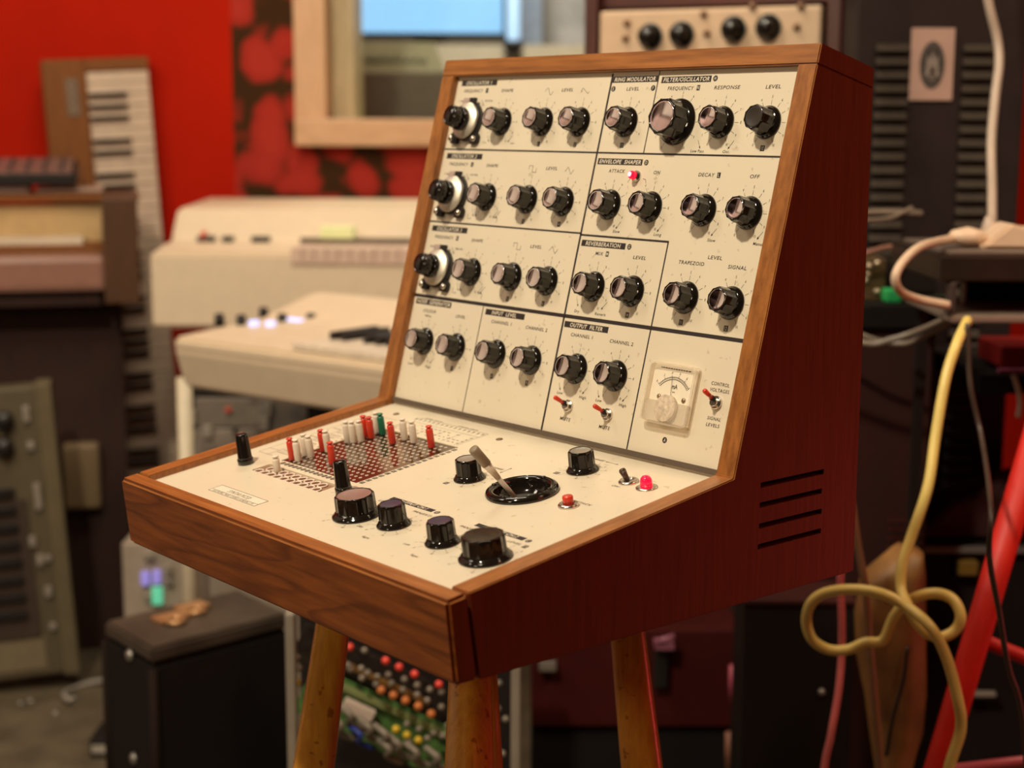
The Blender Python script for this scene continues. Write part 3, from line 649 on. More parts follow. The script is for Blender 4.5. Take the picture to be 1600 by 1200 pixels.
for (px, py) in ((1017, 57), (1066, 54), (1147, 46), (1201, 43)):
    d = at(px, py, 1) - Vector(cam.location); nrm_ = Matrix.Rotation(yaw, 3, 'Z') @ Vector((0, -1, 0)); org = RM_.translation
    t = (org - Vector(cam.location)).dot(nrm_) / d.dot(nrm_); P = RM_.inverted() @ (Vector(cam.location) + d * t)
    k_ = MB().lathe([(.019, 0), (.019, .004), (.014, .006), (.0135, .022), (.012, .024), (.001, .0245)], 28, T(P.x, -.001, P.z) @ Matrix.Rotation(PI / 2, 4, 'X')).build('control_knob', M_BLACKG, ru)
    MB().torus(.0185, .0018, 28, 6, T(P.x, -.003, P.z) @ Matrix.Rotation(PI / 2, 4, 'X')).build('teal_highlight', pbr('teal_grey_highlight', (.05, .11, .12), .3), k_)  # ring painted as the teal highlight on the dark knob
m = MB()
for (px, py) in ((980, 36), (1100, 22), (1176, 10), (1252, 10), (978, 60), (1105, 52), (1245, 42)):
    d = at(px, py, 1) - Vector(cam.location); t = (org - Vector(cam.location)).dot(nrm_) / d.dot(nrm_); P = RM_.inverted() @ (Vector(cam.location) + d * t)
    m.lathe([(.006, 0), (.005, .006), (.001, .0065)], 16, T(P.x, 0, P.z) @ Matrix.Rotation(PI / 2, 4, 'X'))
m.build('panel_screws', pbr('brown_screws', (.25, .14, .08), .4, .5), ru)

# ---- louvred steel rack cabinet with a sticker
Yl = 2.2
lc = tag(empty('louvred_cabinet', (at(1328, 300, Yl).x, Yl, 0)), 'tall black steel cabinet with two columns of louvres on the right', 'cabinet'); O = Vector(lc.location)
xr = at(1592, 300, Yl).x - O.x; M_LV = pbr('black_steel', (.018, .012, .012), .5, noise=.2, nscale=20, spec=.3)
MB().box(0, xr, 0, .09, .0, 1.55, bev=.004).build('door_panel', M_LV, lc)
s = Yl / 2424.7
for c0, c1 in ((1363, 1415), (1498, 1546)):
    lv = MB()
    x0 = at(c0, 200, Yl).x - O.x; x1 = at(c1, 200, Yl).x - O.x
    for k in range(48):
        z = at(1400, 72 + k * 21.2, Yl).z
        lv.prism([(0, 0), (-.009, -.012), (0, -.0125)], x0, x1, 'x', T(0, 0, z + .004), bev=.0012)
    lv.build('louvres', pbr('brown_black_louvres', (.034, .026, .018), .6, noise=.2, spec=.25), lc)  # louvres a lighter brown black than the door panel
p0 = at(1420, 157, Yl - .004); p1 = at(1493, 44, Yl - .004)
stk = tag(empty('sticker', (p0.x, Yl - .0045, p0.z)), 'pinkish card with a dark oval emblem stuck on the black louvred cabinet', 'sticker')
w_ = p1.x - p0.x; h_ = p1.z - p0.z
MB().box(0, w_, 0, .0035, 0, h_, bev=.0008).build('card', pbr('pinkish_card', (.42, .28, .23), .6, noise=.05), stk)
def ell(mb, cx, cz, rx, rz, y, th=.0006, n=40): mb.prism([(cx + rx * math.cos(2 * PI * k / n), cz + rz * math.sin(2 * PI * k / n)) for k in range(n)], y - th, y, 'y')
def epoly(mb, P, y, th=.0006): mb.prism([(w_ * a, h_ * b) for a, b in P], y - th, y, 'y')
m = MB(); ell(m, w_ * .50, h_ * .49, w_ * .29, h_ * .33, 0); m.build('oval_emblem', pbr('charcoal_print', (.055, .048, .045), .6), stk)
m = MB(); ell(m, w_ * .50, h_ * .49, w_ * .20, h_ * .235, -.0006); m.build('inner_oval', pbr('black_inner_oval', (.02, .016, .016), .6), stk)
m = MB(); epoly(m, ((.34, .34), (.38, .64), (.44, .56), (.50, .70), (.56, .56), (.62, .64), (.66, .34), (.56, .31), (.44, .31)), -.0012); epoly(m, ((.39, .34), (.61, .34), (.56, .28), (.44, .28)), -.0012); m.build('figure', pbr('grey_figure', (.22, .19, .165), .6), stk)
m = MB(); epoly(m, ((.44, .36), (.45, .50), (.50, .42), (.55, .50), (.56, .36), (.53, .36), (.50, .39), (.47, .36)), -.0018); m.build('figure_detail', M_INK, stk)

# ---- cables and stand on the right
M_WC = pbr('white_cable', (.46, .37, .30), .4); M_CC = pbr('cream_cable', (.70, .52, .37), .4); M_YEL = pbr('yellow_cable', (.80, .62, .18), .35, noise=.05)
M_PINK = pbr('pink_cable', (.62, .15, .14), .4); M_GRYC = pbr('grey_cable', (.22, .18, .14), .4); M_BRNC = pbr('brown_cable', (.20, .10, .05), .45)
def cable(name, pts, r, mat, label, cat='cable', n=12):
    P = spline([at(a, b, c) for a, b, c in pts], n); return tag(MB().tube(P, r, 12).build(name, mat), label, cat)
cable('white_cable', [(1500, -1400, 2.05), (1515, -700, 2.05), (1530, -100, 2.05), (1544, 0, 2.05), (1558, 60, 2.05), (1561, 100, 2.04), (1555, 150, 2.02), (1549, 220, 1.98), (1550, 290, 1.93), (1550, 352, 1.86)], .0058, M_WC, 'thick white cable hanging in front of the black louvred cabinet')
# black amplifier shelf on the right
Ya = 1.72
am = tag(empty('amplifier', (at(1466, 440, Ya).x, Ya, 0)), 'black amplifier on a steel table at the right edge', 'amplifier'); O = Vector(am.location)
M_AMP = pbr('black_amp', (.020, .014, .010), .35)
m = MB(); pxbox(m, 1466, 400, 1780, 440, Ya, .22, O); m.build('case', M_AMP, am)
m = MB(); pxbox(m, 1480, 393, 1780, 400, Ya, .2, O); m.build('top_rim', pbr('grey_rim', (.14, .11, .09), .4), am)
zb_ = at(1500, 498, Ya).z; zt_ = at(1500, 441, Ya).z
tb_ = tag(empty('steel_table', (at(1490, 500, Ya).x, Ya, 0)), 'small steel framed shelf carrying the black amplifier at the right', 'shelf'); O = Vector(tb_.location)
m = MB(); m.box(-.004, .5, -.005, .2, zb_ - .004, zb_ + .004, bev=.002); m.build('lower_rail', pbr('silver_rail', (.32, .26, .21), .35, .4), tb_)
m = MB(); pxbox(m, 1482, 441, 1496, 495, Ya, .02, O); m.build('upright', pbr('dark_upright', (.05, .035, .03), .5), tb_)
m = MB(); pxbox(m, 1502, 441, 1512, 495, Ya + .10, .01, O); m.build('upright', M_PALEGREY, tb_)
m = MB(); pxbox(m, 1500, 441, 1760, 494, Ya + .15, .01, O); m.build('back_sheet', M_BLACKM, tb_)
MB().box(.44, .46, 0, .2, 0, zb_ - .004).build('leg', M_BLACK, tb_); MB().box(.01, .022, .185, .197, 0, zb_ - .004).build('leg', M_BLACK, tb_)
za = at(1500, 393, Ya).z
p = at(1550, 352, 1.8)
pg = tag(empty('plug', (p.x, Ya + .09, za)), 'white round plug at the lower end of the thick white cable', 'plug')
MB().lathe([(.012, .0), (.012, .012), (.008, .024), (.005, .034)], 20).build('plug_body', M_WC, pg)
cable('cream_cable', [(1620, 372, 1.80), (1530, 372, 1.80), (1486, 374, 1.76), (1440, 385, 1.7), (1412, 408, 1.68), (1399, 434, 1.67), (1408, 456, 1.68), (1436, 468, 1.7), (1482, 477, 1.71)], .0050, M_CC, 'cream cable looping out left of the black amplifier')
o = at(1512, 363, Ya + .05); m = MB().lathe([(.001, -.010), (.012, -.006), (.016, 0), (.012, .008), (.001, .012)], 24, T(o.x, Ya + .05, za + .012) @ Matrix.Scale(1.5, 4, (1, 0, 0)))
tag(m.build('computer_mouse', M_CC), 'rounded cream lump lying on top of the black amplifier', 'mouse')
o = at(1527, 380, Ya + .04); m = MB().prism([(0, 0), (.25, 0), (.25, .025), (.06, .022), (.035, .028)], 0, .06, 'y', T(o.x, Ya + .03, za + .001), bev=.003)
tag(m.build('cream_pedal', M_CC), 'flat cream box on top of the black amplifier at the right edge', 'box')
cable('grey_cable', [(1250, 500, 1.85), (1348, 536, 1.85), (1395, 530, 1.84), (1440, 515, 1.82), (1488, 494, 1.74)], .0040, M_GRYC, 'upper grey cable sagging from the synthesizer side to the steel shelf')
cable('grey_cable', [(1270, 480, 1.88), (1350, 525, 1.88), (1410, 537, 1.87), (1450, 522, 1.82), (1494, 498, 1.75)], .0034, M_GRYC, 'lower grey cable sagging behind another toward the steel shelf')
# yellow cable: falls, ties a loose knot, falls on
cable('yellow_cable', [(1512, 500, 1.66), (1496, 535, 1.62), (1478, 590, 1.6), (1462, 680, 1.58), (1450, 760, 1.56), (1425, 835, 1.55), (1410, 880, 1.54), (1408, 920, 1.53), (1420, 950, 1.51), (1440, 982, 1.50), (1466, 996, 1.50), (1492, 985, 1.50), (1501, 962, 1.50), (1488, 936, 1.51), (1460, 927, 1.52), (1425, 936, 1.535), (1398, 962, 1.55), (1380, 1000, 1.56), (1352, 1004, 1.565), (1325, 1015, 1.57), (1295, 1015, 1.57), (1270, 1000, 1.565), (1260, 972, 1.56), (1266, 945, 1.55), (1288, 927, 1.54), (1330, 921, 1.52), (1375, 927, 1.50), (1412, 945, 1.49), (1452, 978, 1.46), (1478, 1025, 1.45), (1496, 1090, 1.44), (1501, 1140, 1.44), (1482, 1205, 1.44), (1470, 1300, 1.44), (1462, 1600, 1.44), (1450, 1900, 1.46)], .0056, M_YEL, 'yellow cable tied in a loose bow knot hanging at the right')
cable('pink_cable', [(1318, 860, 1.68), (1313, 905, 1.68), (1315, 960, 1.68), (1315, 1020, 1.68), (1310, 1080, 1.67), (1298, 1150, 1.66), (1285, 1230, 1.66), (1270, 1500, 1.66), (1262, 1760, 1.66)], .0040, M_PINK, 'pink lit cable hanging beside the yellow knot')
cable('brown_strap', [(1330, 780, 1.62), (1340, 850, 1.61), (1352, 920, 1.60), (1358, 1000, 1.60), (1366, 1090, 1.60), (1376, 1220, 1.60), (1384, 1500, 1.60), (1390, 1800, 1.60)], .0042, M_BRNC, 'brown cable falling from the back of the synthesizer past the brown bag')
cable('black_cable', [(1512, 505, 1.63), (1516, 600, 1.62), (1535, 690, 1.6), (1548, 790, 1.44), (1546, 870, 1.42), (1560, 950, 1.42), (1575, 1040, 1.43), (1600, 1150, 1.45), (1615, 1500, 1.47), (1620, 1850, 1.48)], .0028, pbr('dim_black_cable', (.06, .04, .03), .4), 'thin black cable hanging in front of the red tube')
# red stand
rs = tag(empty('red_stand', (at(1530, 1000, 1.5).x, 1.5, 0)), 'red tubular stand with a sloping leg at the lower right', 'stand'); O = Vector(rs.location)
MR = pbr('red_enamel', (.60, .012, .005), .5)
a = at(1640, 610, 1.58) - O; b = at(1448, 1260, 1.54) - O; d = b - a; t = (.002 - a.z) / d.z; top_ = a - d * .25; foot_ = a + d * t
MB().cyl(top_, foot_, .0142, n=24).build('sloping_leg', MR, rs)
foot2 = Vector((2 * top_.x - foot_.x, foot_.y + .05, .002)); MB().cyl(top_ + Vector((0, .01, 0)), foot2, .0142, n=24).build('sloping_leg', MR, rs)
def on_leg(z): k = (z - top_.z) / (foot2.z - top_.z); return top_ + (foot2 - top_) * k
a = at(1533, 1000, 1.57) - O; b = on_leg((at(1700, 1075, 1.66) - O).z); MB().cyl(a, b, .0078).build('cross_brace', MR, rs)
a = at(1480, 1290, 1.55) - O; b = at(1620, 1170, 1.55) - O
a = at(1490, 1203, 1.57) - O; MB().cyl(a, on_leg(a.z + .03), .0065).build('lower_brace', pbr('pink_lit_tube', (.5, .08, .10), .35), rs)
# second small red thing, its magenta-lit edge painted as a strip
p = at(1563, 575, 1.95)
rb = tag(empty('red_box', (p.x, 1.95, p.z)), 'dark red box with a pink lit lower edge at the right edge of the frame', 'box')
MB().box(0, .12, 0, .1, 0, .028, bev=.003).build('box_body', pbr('deep_red', (.25, .01, .008), .5), rb); MB().box(-.004, .12, -.006, .0, -.006, .0, bev=.002).build('pink_lit_edge', pbr('magenta_lit_edge', (.6, .14, .28), .4), rb)
tag(MB().box(p.x - .03, p.x + .5, 1.93, 2.199, p.z - .03, p.z - .0065).build('wall_shelf', M_BLACKM), 'narrow black shelf carrying the dark red box', 'shelf')
cable('white_hook_cable', [(1583, 585, 1.9), (1590, 605, 1.9), (1594, 630, 1.9), (1591, 652, 1.9)], .0035, M_WC, 'short white curved cable hanging under the dark red box')

# ---- patch bay and clutter between the synthesizer and the cable
Yp = 2.0
ep = tag(empty('effects_box', (at(1320, 465, Yp).x, Yp, 0)), 'small brown electronics box with brass dots behind the synthesizer', 'box'); O = Vector(ep.location)
zc = at(1380, 470, Yp).z
m = MB(); m.box(-.05, .052, 0, .12, zc, zc + .055, bev=.003); m.build('box_body', pbr('olive_brown_box', (.075, .045, .015), .5), ep)
for (px, py) in ((1359, 416), (1372, 412), (1358, 430), (1354, 439), (1371, 456)):
    q_ = at(px, py, Yp - .005) - O; MB().lathe([(.0042, 0), (.0035, .003), (.0005, .004)], 12, T(q_.x, -.0, q_.z) @ Matrix.Rotation(PI / 2, 4, 'X')).build('brass_jack', pbr('brass_jack_metal', (.6, .5, .36), .3, .7), ep)
p = at(1394, 462, Yp - .02)
gp = MB().box(-.0105, .0105, 0, .03, 0, .017, T(p.x, Yp - .03, zc + .0005), bev=.004); tag(gp.build('green_plug', pbr('bright_green_plastic', (.03, .42, .12), .4)), 'bright green plug lying beside the brown electronics box', 'plug')
p = at(1470, 447, Yp - .02); tag(MB().box(-.009, .009, 0, .02, 0, .008, T(p.x, Yp - .03, zc + .0005), bev=.002).build('green_connector', pbr('dim_green_plastic', (.03, .22, .08), .4)), 'small green connector just left of the steel shelf', 'connector')
ct = tag(empty('black_cart', (at(1340, 600, Yp).x, Yp - .05, 0)), 'black flight case cart carrying the small brown box', 'cart'); O = Vector(ct.location)
MB().box(-.12, .092, 0, .22, zc - .03, zc, bev=.003).build('top', M_BLACKM, ct)
MB().box(-.115, .088, .01, .21, .0, zc - .031, bev=.003).build('case_body', pbr('deep_brown_case', (.035, .008, .006), .6), ct)
m = MB()
for k in range(18): 
    z = at(1385, 815 + k * 14, Yp - .05).z; m.box(.035, .075, -.004, .0, z, z + .004, bev=.001)
m.build('vents', pbr('dim_red_vents', (.06, .012, .01), .4), ct)
P = [(math.cos(a), math.sin(a)) for a in [k * PI / 14 for k in range(15)]]
o = at(1405, 400, 2.06); m = MB()
m.prism([(x * .055, z * .045) for x, z in P], 0, .09, 'y', T(o.x, 2.06, zc + .001), bev=.004)
tag(m.build('headphone_case', M_BLACKM), 'rounded black case on the cart behind the brown electronics box', 'case')
cable('wire_bundle', [(1290, 340, 2.02), (1350, 333, 2.08), (1400, 332, 2.1), (1440, 334, 2.12)], .0045, M_GRYC, 'upper grey wire running behind the synthesizer toward the louvres')
cable('wire_bundle', [(1300, 352, 1.94), (1350, 345, 1.97), (1390, 341, 2.0), (1425, 325, 2.03)], .0030, M_GRYC, 'thin grey wire crossing the upper grey wire beside the synthesizer')
cable('wire_bundle', [(1300, 410, 1.98), (1355, 395, 1.97), (1390, 386, 1.97), (1440, 388, 1.96), (1478, 392, 1.9)], .0035, pbr('red_brown_cable', (.22, .10, .07), .4), 'reddish brown cable bent above the brown electronics box')

# ---- brown bag, dark boxes and shelves low on the right
bg = tag(empty('gig_bag', (at(1390, 1000, 1.72).x, 1.72, 0)), 'brown fabric bag hanging behind the yellow cable knot', 'bag'); O = Vector(bg.location)
outl = [(860, 1398, 1440), (900, 1345, 1446), (960, 1335, 1446), (1020, 1337, 1446), (1080, 1350, 1446), (1140, 1358, 1440), (1200, 1368, 1420), (1290, 1376, 1420)]
vs = []; fs = []; NN = 20
for i, (py, xa, xb) in enumerate(outl):
    A1 = at(xa, py, 1.72) - O; B1 = at(xb, py, 1.72) - O
    cx_ = (A1.x + B1.x) / 2; rx = (B1.x - A1.x) / 2
    for k in range(NN):
        a = 2 * PI * k / NN; fold = 1 + .10 * math.sin(5 * a + i * .7)
        vs.append((cx_ + rx * math.cos(a), .035 * math.sin(a) * fold, max(.002, A1.z if i < len(outl) - 1 else .002)))
for i in range(len(outl) - 1):
    for k in range(NN): k2 = (k + 1) % NN; fs.append((i * NN + k, i * NN + k2, (i + 1) * NN + k2, (i + 1) * NN + k))
fs.append(tuple(range(NN))); fs.append(tuple(range((len(outl) - 1) * NN, len(outl) * NN)))
MB().add(vs, fs, None, True).build('bag_body', pbr('brown_leather', (.24, .115, .032), .5, noise=.4, nscale=18, bump=.4), bg)
MB().tube(spline([at(1418, 1010, 1.675) - O, at(1412, 1060, 1.672) - O, at(1396, 1120, 1.672) - O, at(1385, 1180, 1.68) - O], 6), .0022, 8).build('seam_cord', M_BLACK, bg)
# big black case behind, under the rear of the synthesizer
bc = tag(empty('equipment_case', (at(1240, 1000, 2.05).x, 1.86, 0)), 'large black equipment case under the rear of the synthesizer', 'case'); O = Vector(bc.location)
zt2 = at(1200, 945, 1.86).z
MB().box(at(1160, 1000, 1.86).x - O.x, at(1335, 1000, 1.86).x - O.x, 0, .08, 0, zt2, bev=.004).build('case_body', pbr('black_case', (.006, .004, .004), .5), bc)
MB().box(at(1160, 1000, 1.86).x - O.x, at(1335, 1000, 1.86).x - O.x, -.004, .08, zt2, zt2 + .008, bev=.003).build('lid_edge', pbr('dark_red_edge', (.045, .008, .006), .5), bc)
q_ = at(1285, 1083, 1.855) - O; MB().lathe([(.005, 0), (.004, .004), (.0005, .005)], 12, T(q_.x, 0, q_.z) @ Matrix.Rotation(PI / 2, 4, 'X')).build('catch', M_STEEL, bc)
ac = tag(empty('red_cabinet', (at(1060, 1050, 2.15).x, 2.15, 0)), 'dark red cabinet with a black strap behind the right stool leg', 'cabinet'); O = Vector(ac.location)
m = MB(); pxbox(m, 830, 985, 1158, 1135, 2.15, .12, O); m.build('cabinet_body', pbr('oxblood_panel', (.050, .005, .004), .6, spec=.2), ac)
m = MB(); pxbox(m, 830, 1135, 1158, 1300, 2.16, .11, O, zb=0); m.build('plinth', M_BLACKM, ac)
m = MB(); pxbox(m, 1022, 1010, 1045, 1076, 2.135, .014, O); m.build('strap', M_BLACK, ac)
a = at(1024, 1003, 2.12) - O; b = at(1054, 994, 2.12) - O; MB().cyl(a, b, .004).box(min(a.x, b.x), max(a.x, b.x), a.y, .0, a.z - .012, a.z - .004).build('handle', pbr('mauve_lit_handle', (.25, .08, .12), .35), ac)  # mauve stands for the pinkish highlight on a black handle
m = MB(); pxbox(m, 842, 1036, 870, 1050, 2.13, .02, O); m.build('corner_bracket', M_STEEL, ac)
ls = tag(empty('pink_lit_pole', (at(1150, 1000, 2.06).x, 2.06, 0)), 'thin pink lit pole standing between the red cabinet and black case', 'pole'); O = Vector(ls.location)  # reflected neon glow painted into the pink and purple of this tube
MB().cyl((0, 0, 0), (0, 0, at(1150, 940, 2.06).z), .0035).build('pole', pbr('purple_lit_tube', (.25, .01, .08), .35), ls)
q1 = at(1146, 1095, 2.05) - O; q2 = at(1146, 1040, 2.05) - O; MB().cyl(q1, q2, .0062).build('grip', pbr('pink_lit_grip', (.55, .10, .16), .4), ls)
MB().lathe([(.02, 0), (.019, .008), (.003, .012)], 24).build('pole_foot', M_BLACK, ls)
q1 = at(1142, 1205, 2.03) - O; q2 = at(1142, 1145, 2.03) - O; MB().cyl(q1, q2, .008).build('clamp', pbr('brown_pink_clamp', (.30, .13, .08), .5), ls)
# rack shelf at the far right
rk = tag(empty('black_shelf_rack', (at(1440, 900, 2.02).x, 2.02, 0)), 'black rack with pale metal edges behind the red stand', 'rack'); O = Vector(rk.location)
a = at(1450, 855, 2.02) - O
MB().box(0, .55, .01, .16, 0, a.z - .004, bev=.003).build('rack_body', M_BLACKM, rk)
MB().box(0, .55, -.002, .01, a.z - .008, a.z, T(0, 0, 0) , bev=.001).build('metal_edge', pbr('dull_metal_edge', (.16, .14, .13), .4), rk)
m = MB(); pxbox(m, 1497, 878, 1530, 900, 2.012, .02, tuple(O)); m.build('yellow_label', pbr('yellow_tape', (.20, .12, .02), .5), rk)
m = MB(); pxbox(m, 1512, 1082, 1558, 1090, 2.008, .01, tuple(O)); m.build('metal_edge', M_PALEGREY, rk)
z0_ = a.z
tag(MB().prism([(0, 0), (.3, 0), (.3, .05), (.18, .09), (.05, .05)], 0, .09, 'y', T(O.x + .0, 2.06, z0_ + .001), bev=.004).build('dark_bag', pbr('dark_maroon_cloth', (.035, .008, .008), .7)), 'dark maroon bundle lying on the black rack behind the red stand', 'bundle')

# ------------------------------------------------------------------ THE SYNTHESIZER
W = 0.43; H1 = 0.0550; DP = 0.3969; HT = 0.3961; HF = 0.3803; YT = 0.3350; YK = 0.2555; ZK = 0.0936
YB = 0.0064; TB = 0.0175; TF = 0.0166; TT = 0.0150
SM = Matrix.Rotation(-0.8669, 4, 'Z') @ T(-1.13977, 0.55286, CAM_Z - 0.33839)
SM.translation.z = CAM_Z - 0.33839
syn = base_at(empty('synthesizer'), SM)
tag(syn, 'wooden cased analogue synthesizer with cream knob panels standing on a stool', 'synthesizer')
zd = lambda y: H1 + (ZK - H1) * y / YK
U2 = Vector((0, YT - YK, HT - ZK)).normalized(); N2 = Vector((0, -U2.z, U2.y))
D2 = Vector((0, -YK, H1 - ZK)).normalized(); ND = Vector((0, D2.z, -D2.y)); ND = ND if ND.z > 0 else -ND
K0 = Vector((0, YK, ZK)); LU = (Vector((0, YT, HT)) - K0).length
UPM = basis(K0 + N2 * -0.006, Vector((1, 0, 0)), U2, N2)
DNM = basis(K0 + ND * -0.005, Vector((1, 0, 0)), -D2, ND)
MM = Matrix.Scale(0.001, 4)
UM = UPM @ MM; DM = DNM @ MM           # millimetre frames; on the deck y = -v
tp = Vector((0, YT, HT)) - U2 * TT

# wooden case: two side boards, front board, top board, base, back
sidepoly = [(0.0255, 0.0), (TF, zd(TF)), (YK, ZK), (tp.y, tp.z), (DP, HF - TT + 0.0005), (DP, 0.0)]
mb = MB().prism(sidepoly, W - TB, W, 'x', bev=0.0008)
side_r = mb.build('side_board', M_TEAK_SHADE, syn, mats=[M_TEAK_Z, M_TEAK_Y])  # outer face in the shade-darkened teak
def edge_faces(o):
    for f in o.data.polygons:
        if abs(f.normal.x) < .8 and f.normal.z > .05: f.material_index = 1 if (f.center.y > YK or f.center.z > ZK) else 2
edge_faces(side_r)
cuts = []
for zz, y0, y1 in ((0.0829, 0.2844, 0.3559), (0.0683, 0.2840, 0.3543), (0.0528, 0.2840, 0.3550), (0.0376, 0.2833, 0.3551)):
    cuts.append(MB().box(W - TB - 0.01, W + 0.01, y0, y1, zz - 0.0006, zz + 0.0036, bev=0.0007))
boolean_cut(side_r, cuts)
edge_faces(MB().prism(sidepoly, 0, TB, 'x', bev=0.0008).build('side_board', M_TEAK_Z, syn, mats=[M_TEAK_Z, M_TEAK_Y]))
MB().prism([(YB, 0), (0, H1), (TF - 0.0001, zd(TF)), (0.0253, 0)], 0, W, 'x', bev=0.0024).build('front_board', M_TEAK_F, syn, mats=[M_TEAK_SHADE, M_TEAK_X])
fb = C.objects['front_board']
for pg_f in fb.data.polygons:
    if abs(pg_f.normal.x) > .8: pg_f.material_index = 1  # end grain in the shade-darkened teak
    elif pg_f.normal.z > .3: pg_f.material_index = 2
MB().prism([(YT, HT), (DP, HF), (DP, HF - TT), (tp.y, tp.z)], 0, W, 'x', bev=0.0009).build('top_board', M_TEAK_X, syn, mats=[M_TEAK_SHADE])
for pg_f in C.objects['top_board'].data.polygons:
    if abs(pg_f.normal.x) > .8: pg_f.material_index = 1  # top board ends carry the same painted shade
MB().box(TB, W - TB, 0.026, DP - 0.012, 0.0, 0.010).build('base_board', M_TEAK_SHADE, syn)
MB().box(TB, W - TB, DP - 0.011, DP - 0.001, 0.0, HF - TT - 0.001).build('back_board', M_TEAK_SHADE, syn)

# ---- panels
up = MB().box(TB * 1000, (W - TB) * 1000, -4, 299.5, -2, 0, UM).build('upper_panel', M_PANEL, syn)
deck = MB().box(TB * 1000, (W - TB) * 1000, -241, 2.5, -2, 0, DM).build('control_deck', M_PANEL, syn)
boolean_cut(deck, [MB().box(69.5, 168.5, -177.2, -159.8, -1.6, 4, DM), MB().lathe([(20.5, -6), (20.5, 6)], 48, DM @ T(307, -92, 0), smooth=False)])
MB().box(TB * 1000 - .2, (W - TB) * 1000 + .2, -0.8, 3.4, 0.1, 2.6, UM, bev=0.5).build('joint_strip', pbr('dark_grey_strip', (0.105, 0.075, 0.052), 0.5), syn)

ink = MB(); white = MB(); strips = []
def line(x0, y0, x1, y1, wd, M=UM): ink.quadstrip((x0, y0), (x1, y1), wd, 0.12, M)
def poly(pts, wd=0.35, M=UM):
    for a, b in zip(pts, pts[1:]): line(*a, *b, wd, M)
def heading(x0, x1, y0, text, tx0=None, tx1=None, M=UM, h=5.0, parent=up):
    o = MB().box(x0, x1, y0, y0 + h, 0.0, 0.10, M).build('heading_strip', M_INK, parent)
    t = MB(); put_text(t, text, tx0 or x0 + 3, tx1 or x1 - 3, y0 + 0.95, h - 1.9, M, 0.18, 0.16, 0.018, 1.1)
    t.build('lettering', M_WHITEINK, parent)
def word(text, x0, x1, y, h=2.7, M=UM, wt=0.008): put_text(ink, text, x0, x1, y, h, M, 0.12, 0.12, wt, 1.12)
def square(letter, cx, cy, M=UM):
    wd = 3.2 if len(letter) == 1 else 4.0
    ink.box(cx - wd / 2, cx + wd / 2, cy - 2.1, cy + 2.1, 0.0, 0.10, M)
    ctext(white, letter, cx, cy, 2.7, M, 0.18, 0.75, 0.0, 0.004)
def circle(letter, cx, cy, M=UM):
    ink.lathe([(2.3, 0), (2.3, 0.10)], 24, M @ T(cx, cy, 0), smooth=False)
    ctext(white, letter, cx, cy, 2.6, M, 0.18, 0.8, 0.1, 0.004)
def arrow(x0, y0, x1, y1, M=UM):
    line(x0, y0, x1, y1, 0.3, M); a = math.atan2(y1 - y0, x1 - x0)
    for s in (-1, 1): line(x1, y1, x1 - 1.8 * math.cos(a + s * .35), y1 - 1.8 * math.sin(a + s * .35), 0.45, M)
def scale(cx, cy, r0=13.2, r1=16.8, rt=19.3, M=UM, h=2.0, nums=range(11)):
    for k in nums:
        a = R(90 - (k - 5) * 30); c, s = math.cos(a), math.sin(a)
        line(cx + r0 * c, cy + r0 * s, cx + r1 * c, cy + r1 * s, 0.28, M)
        ctext(ink, str(k), cx + rt * c, cy + rt * s, h, M, 0.12, 0.75, 0.1)

# dividing rules
line(218, 2, 218, 297, 2.0); line(17.6, 231.9, 412.4, 231.9, 1.4); line(17.6, 165.4, 218, 165.4, 1.4); line(218, 164.2, 316.5, 164.2, 1.6)
line(17.6, 97.4, 412.4, 97.4, 3.0); line(270.5, 232, 270.5, 298, 1.0); line(316, 98, 316, 164.6, 1.3); line(115.5, 2, 115.5, 97, 0.9); line(316, 2, 316, 97, 1.3)

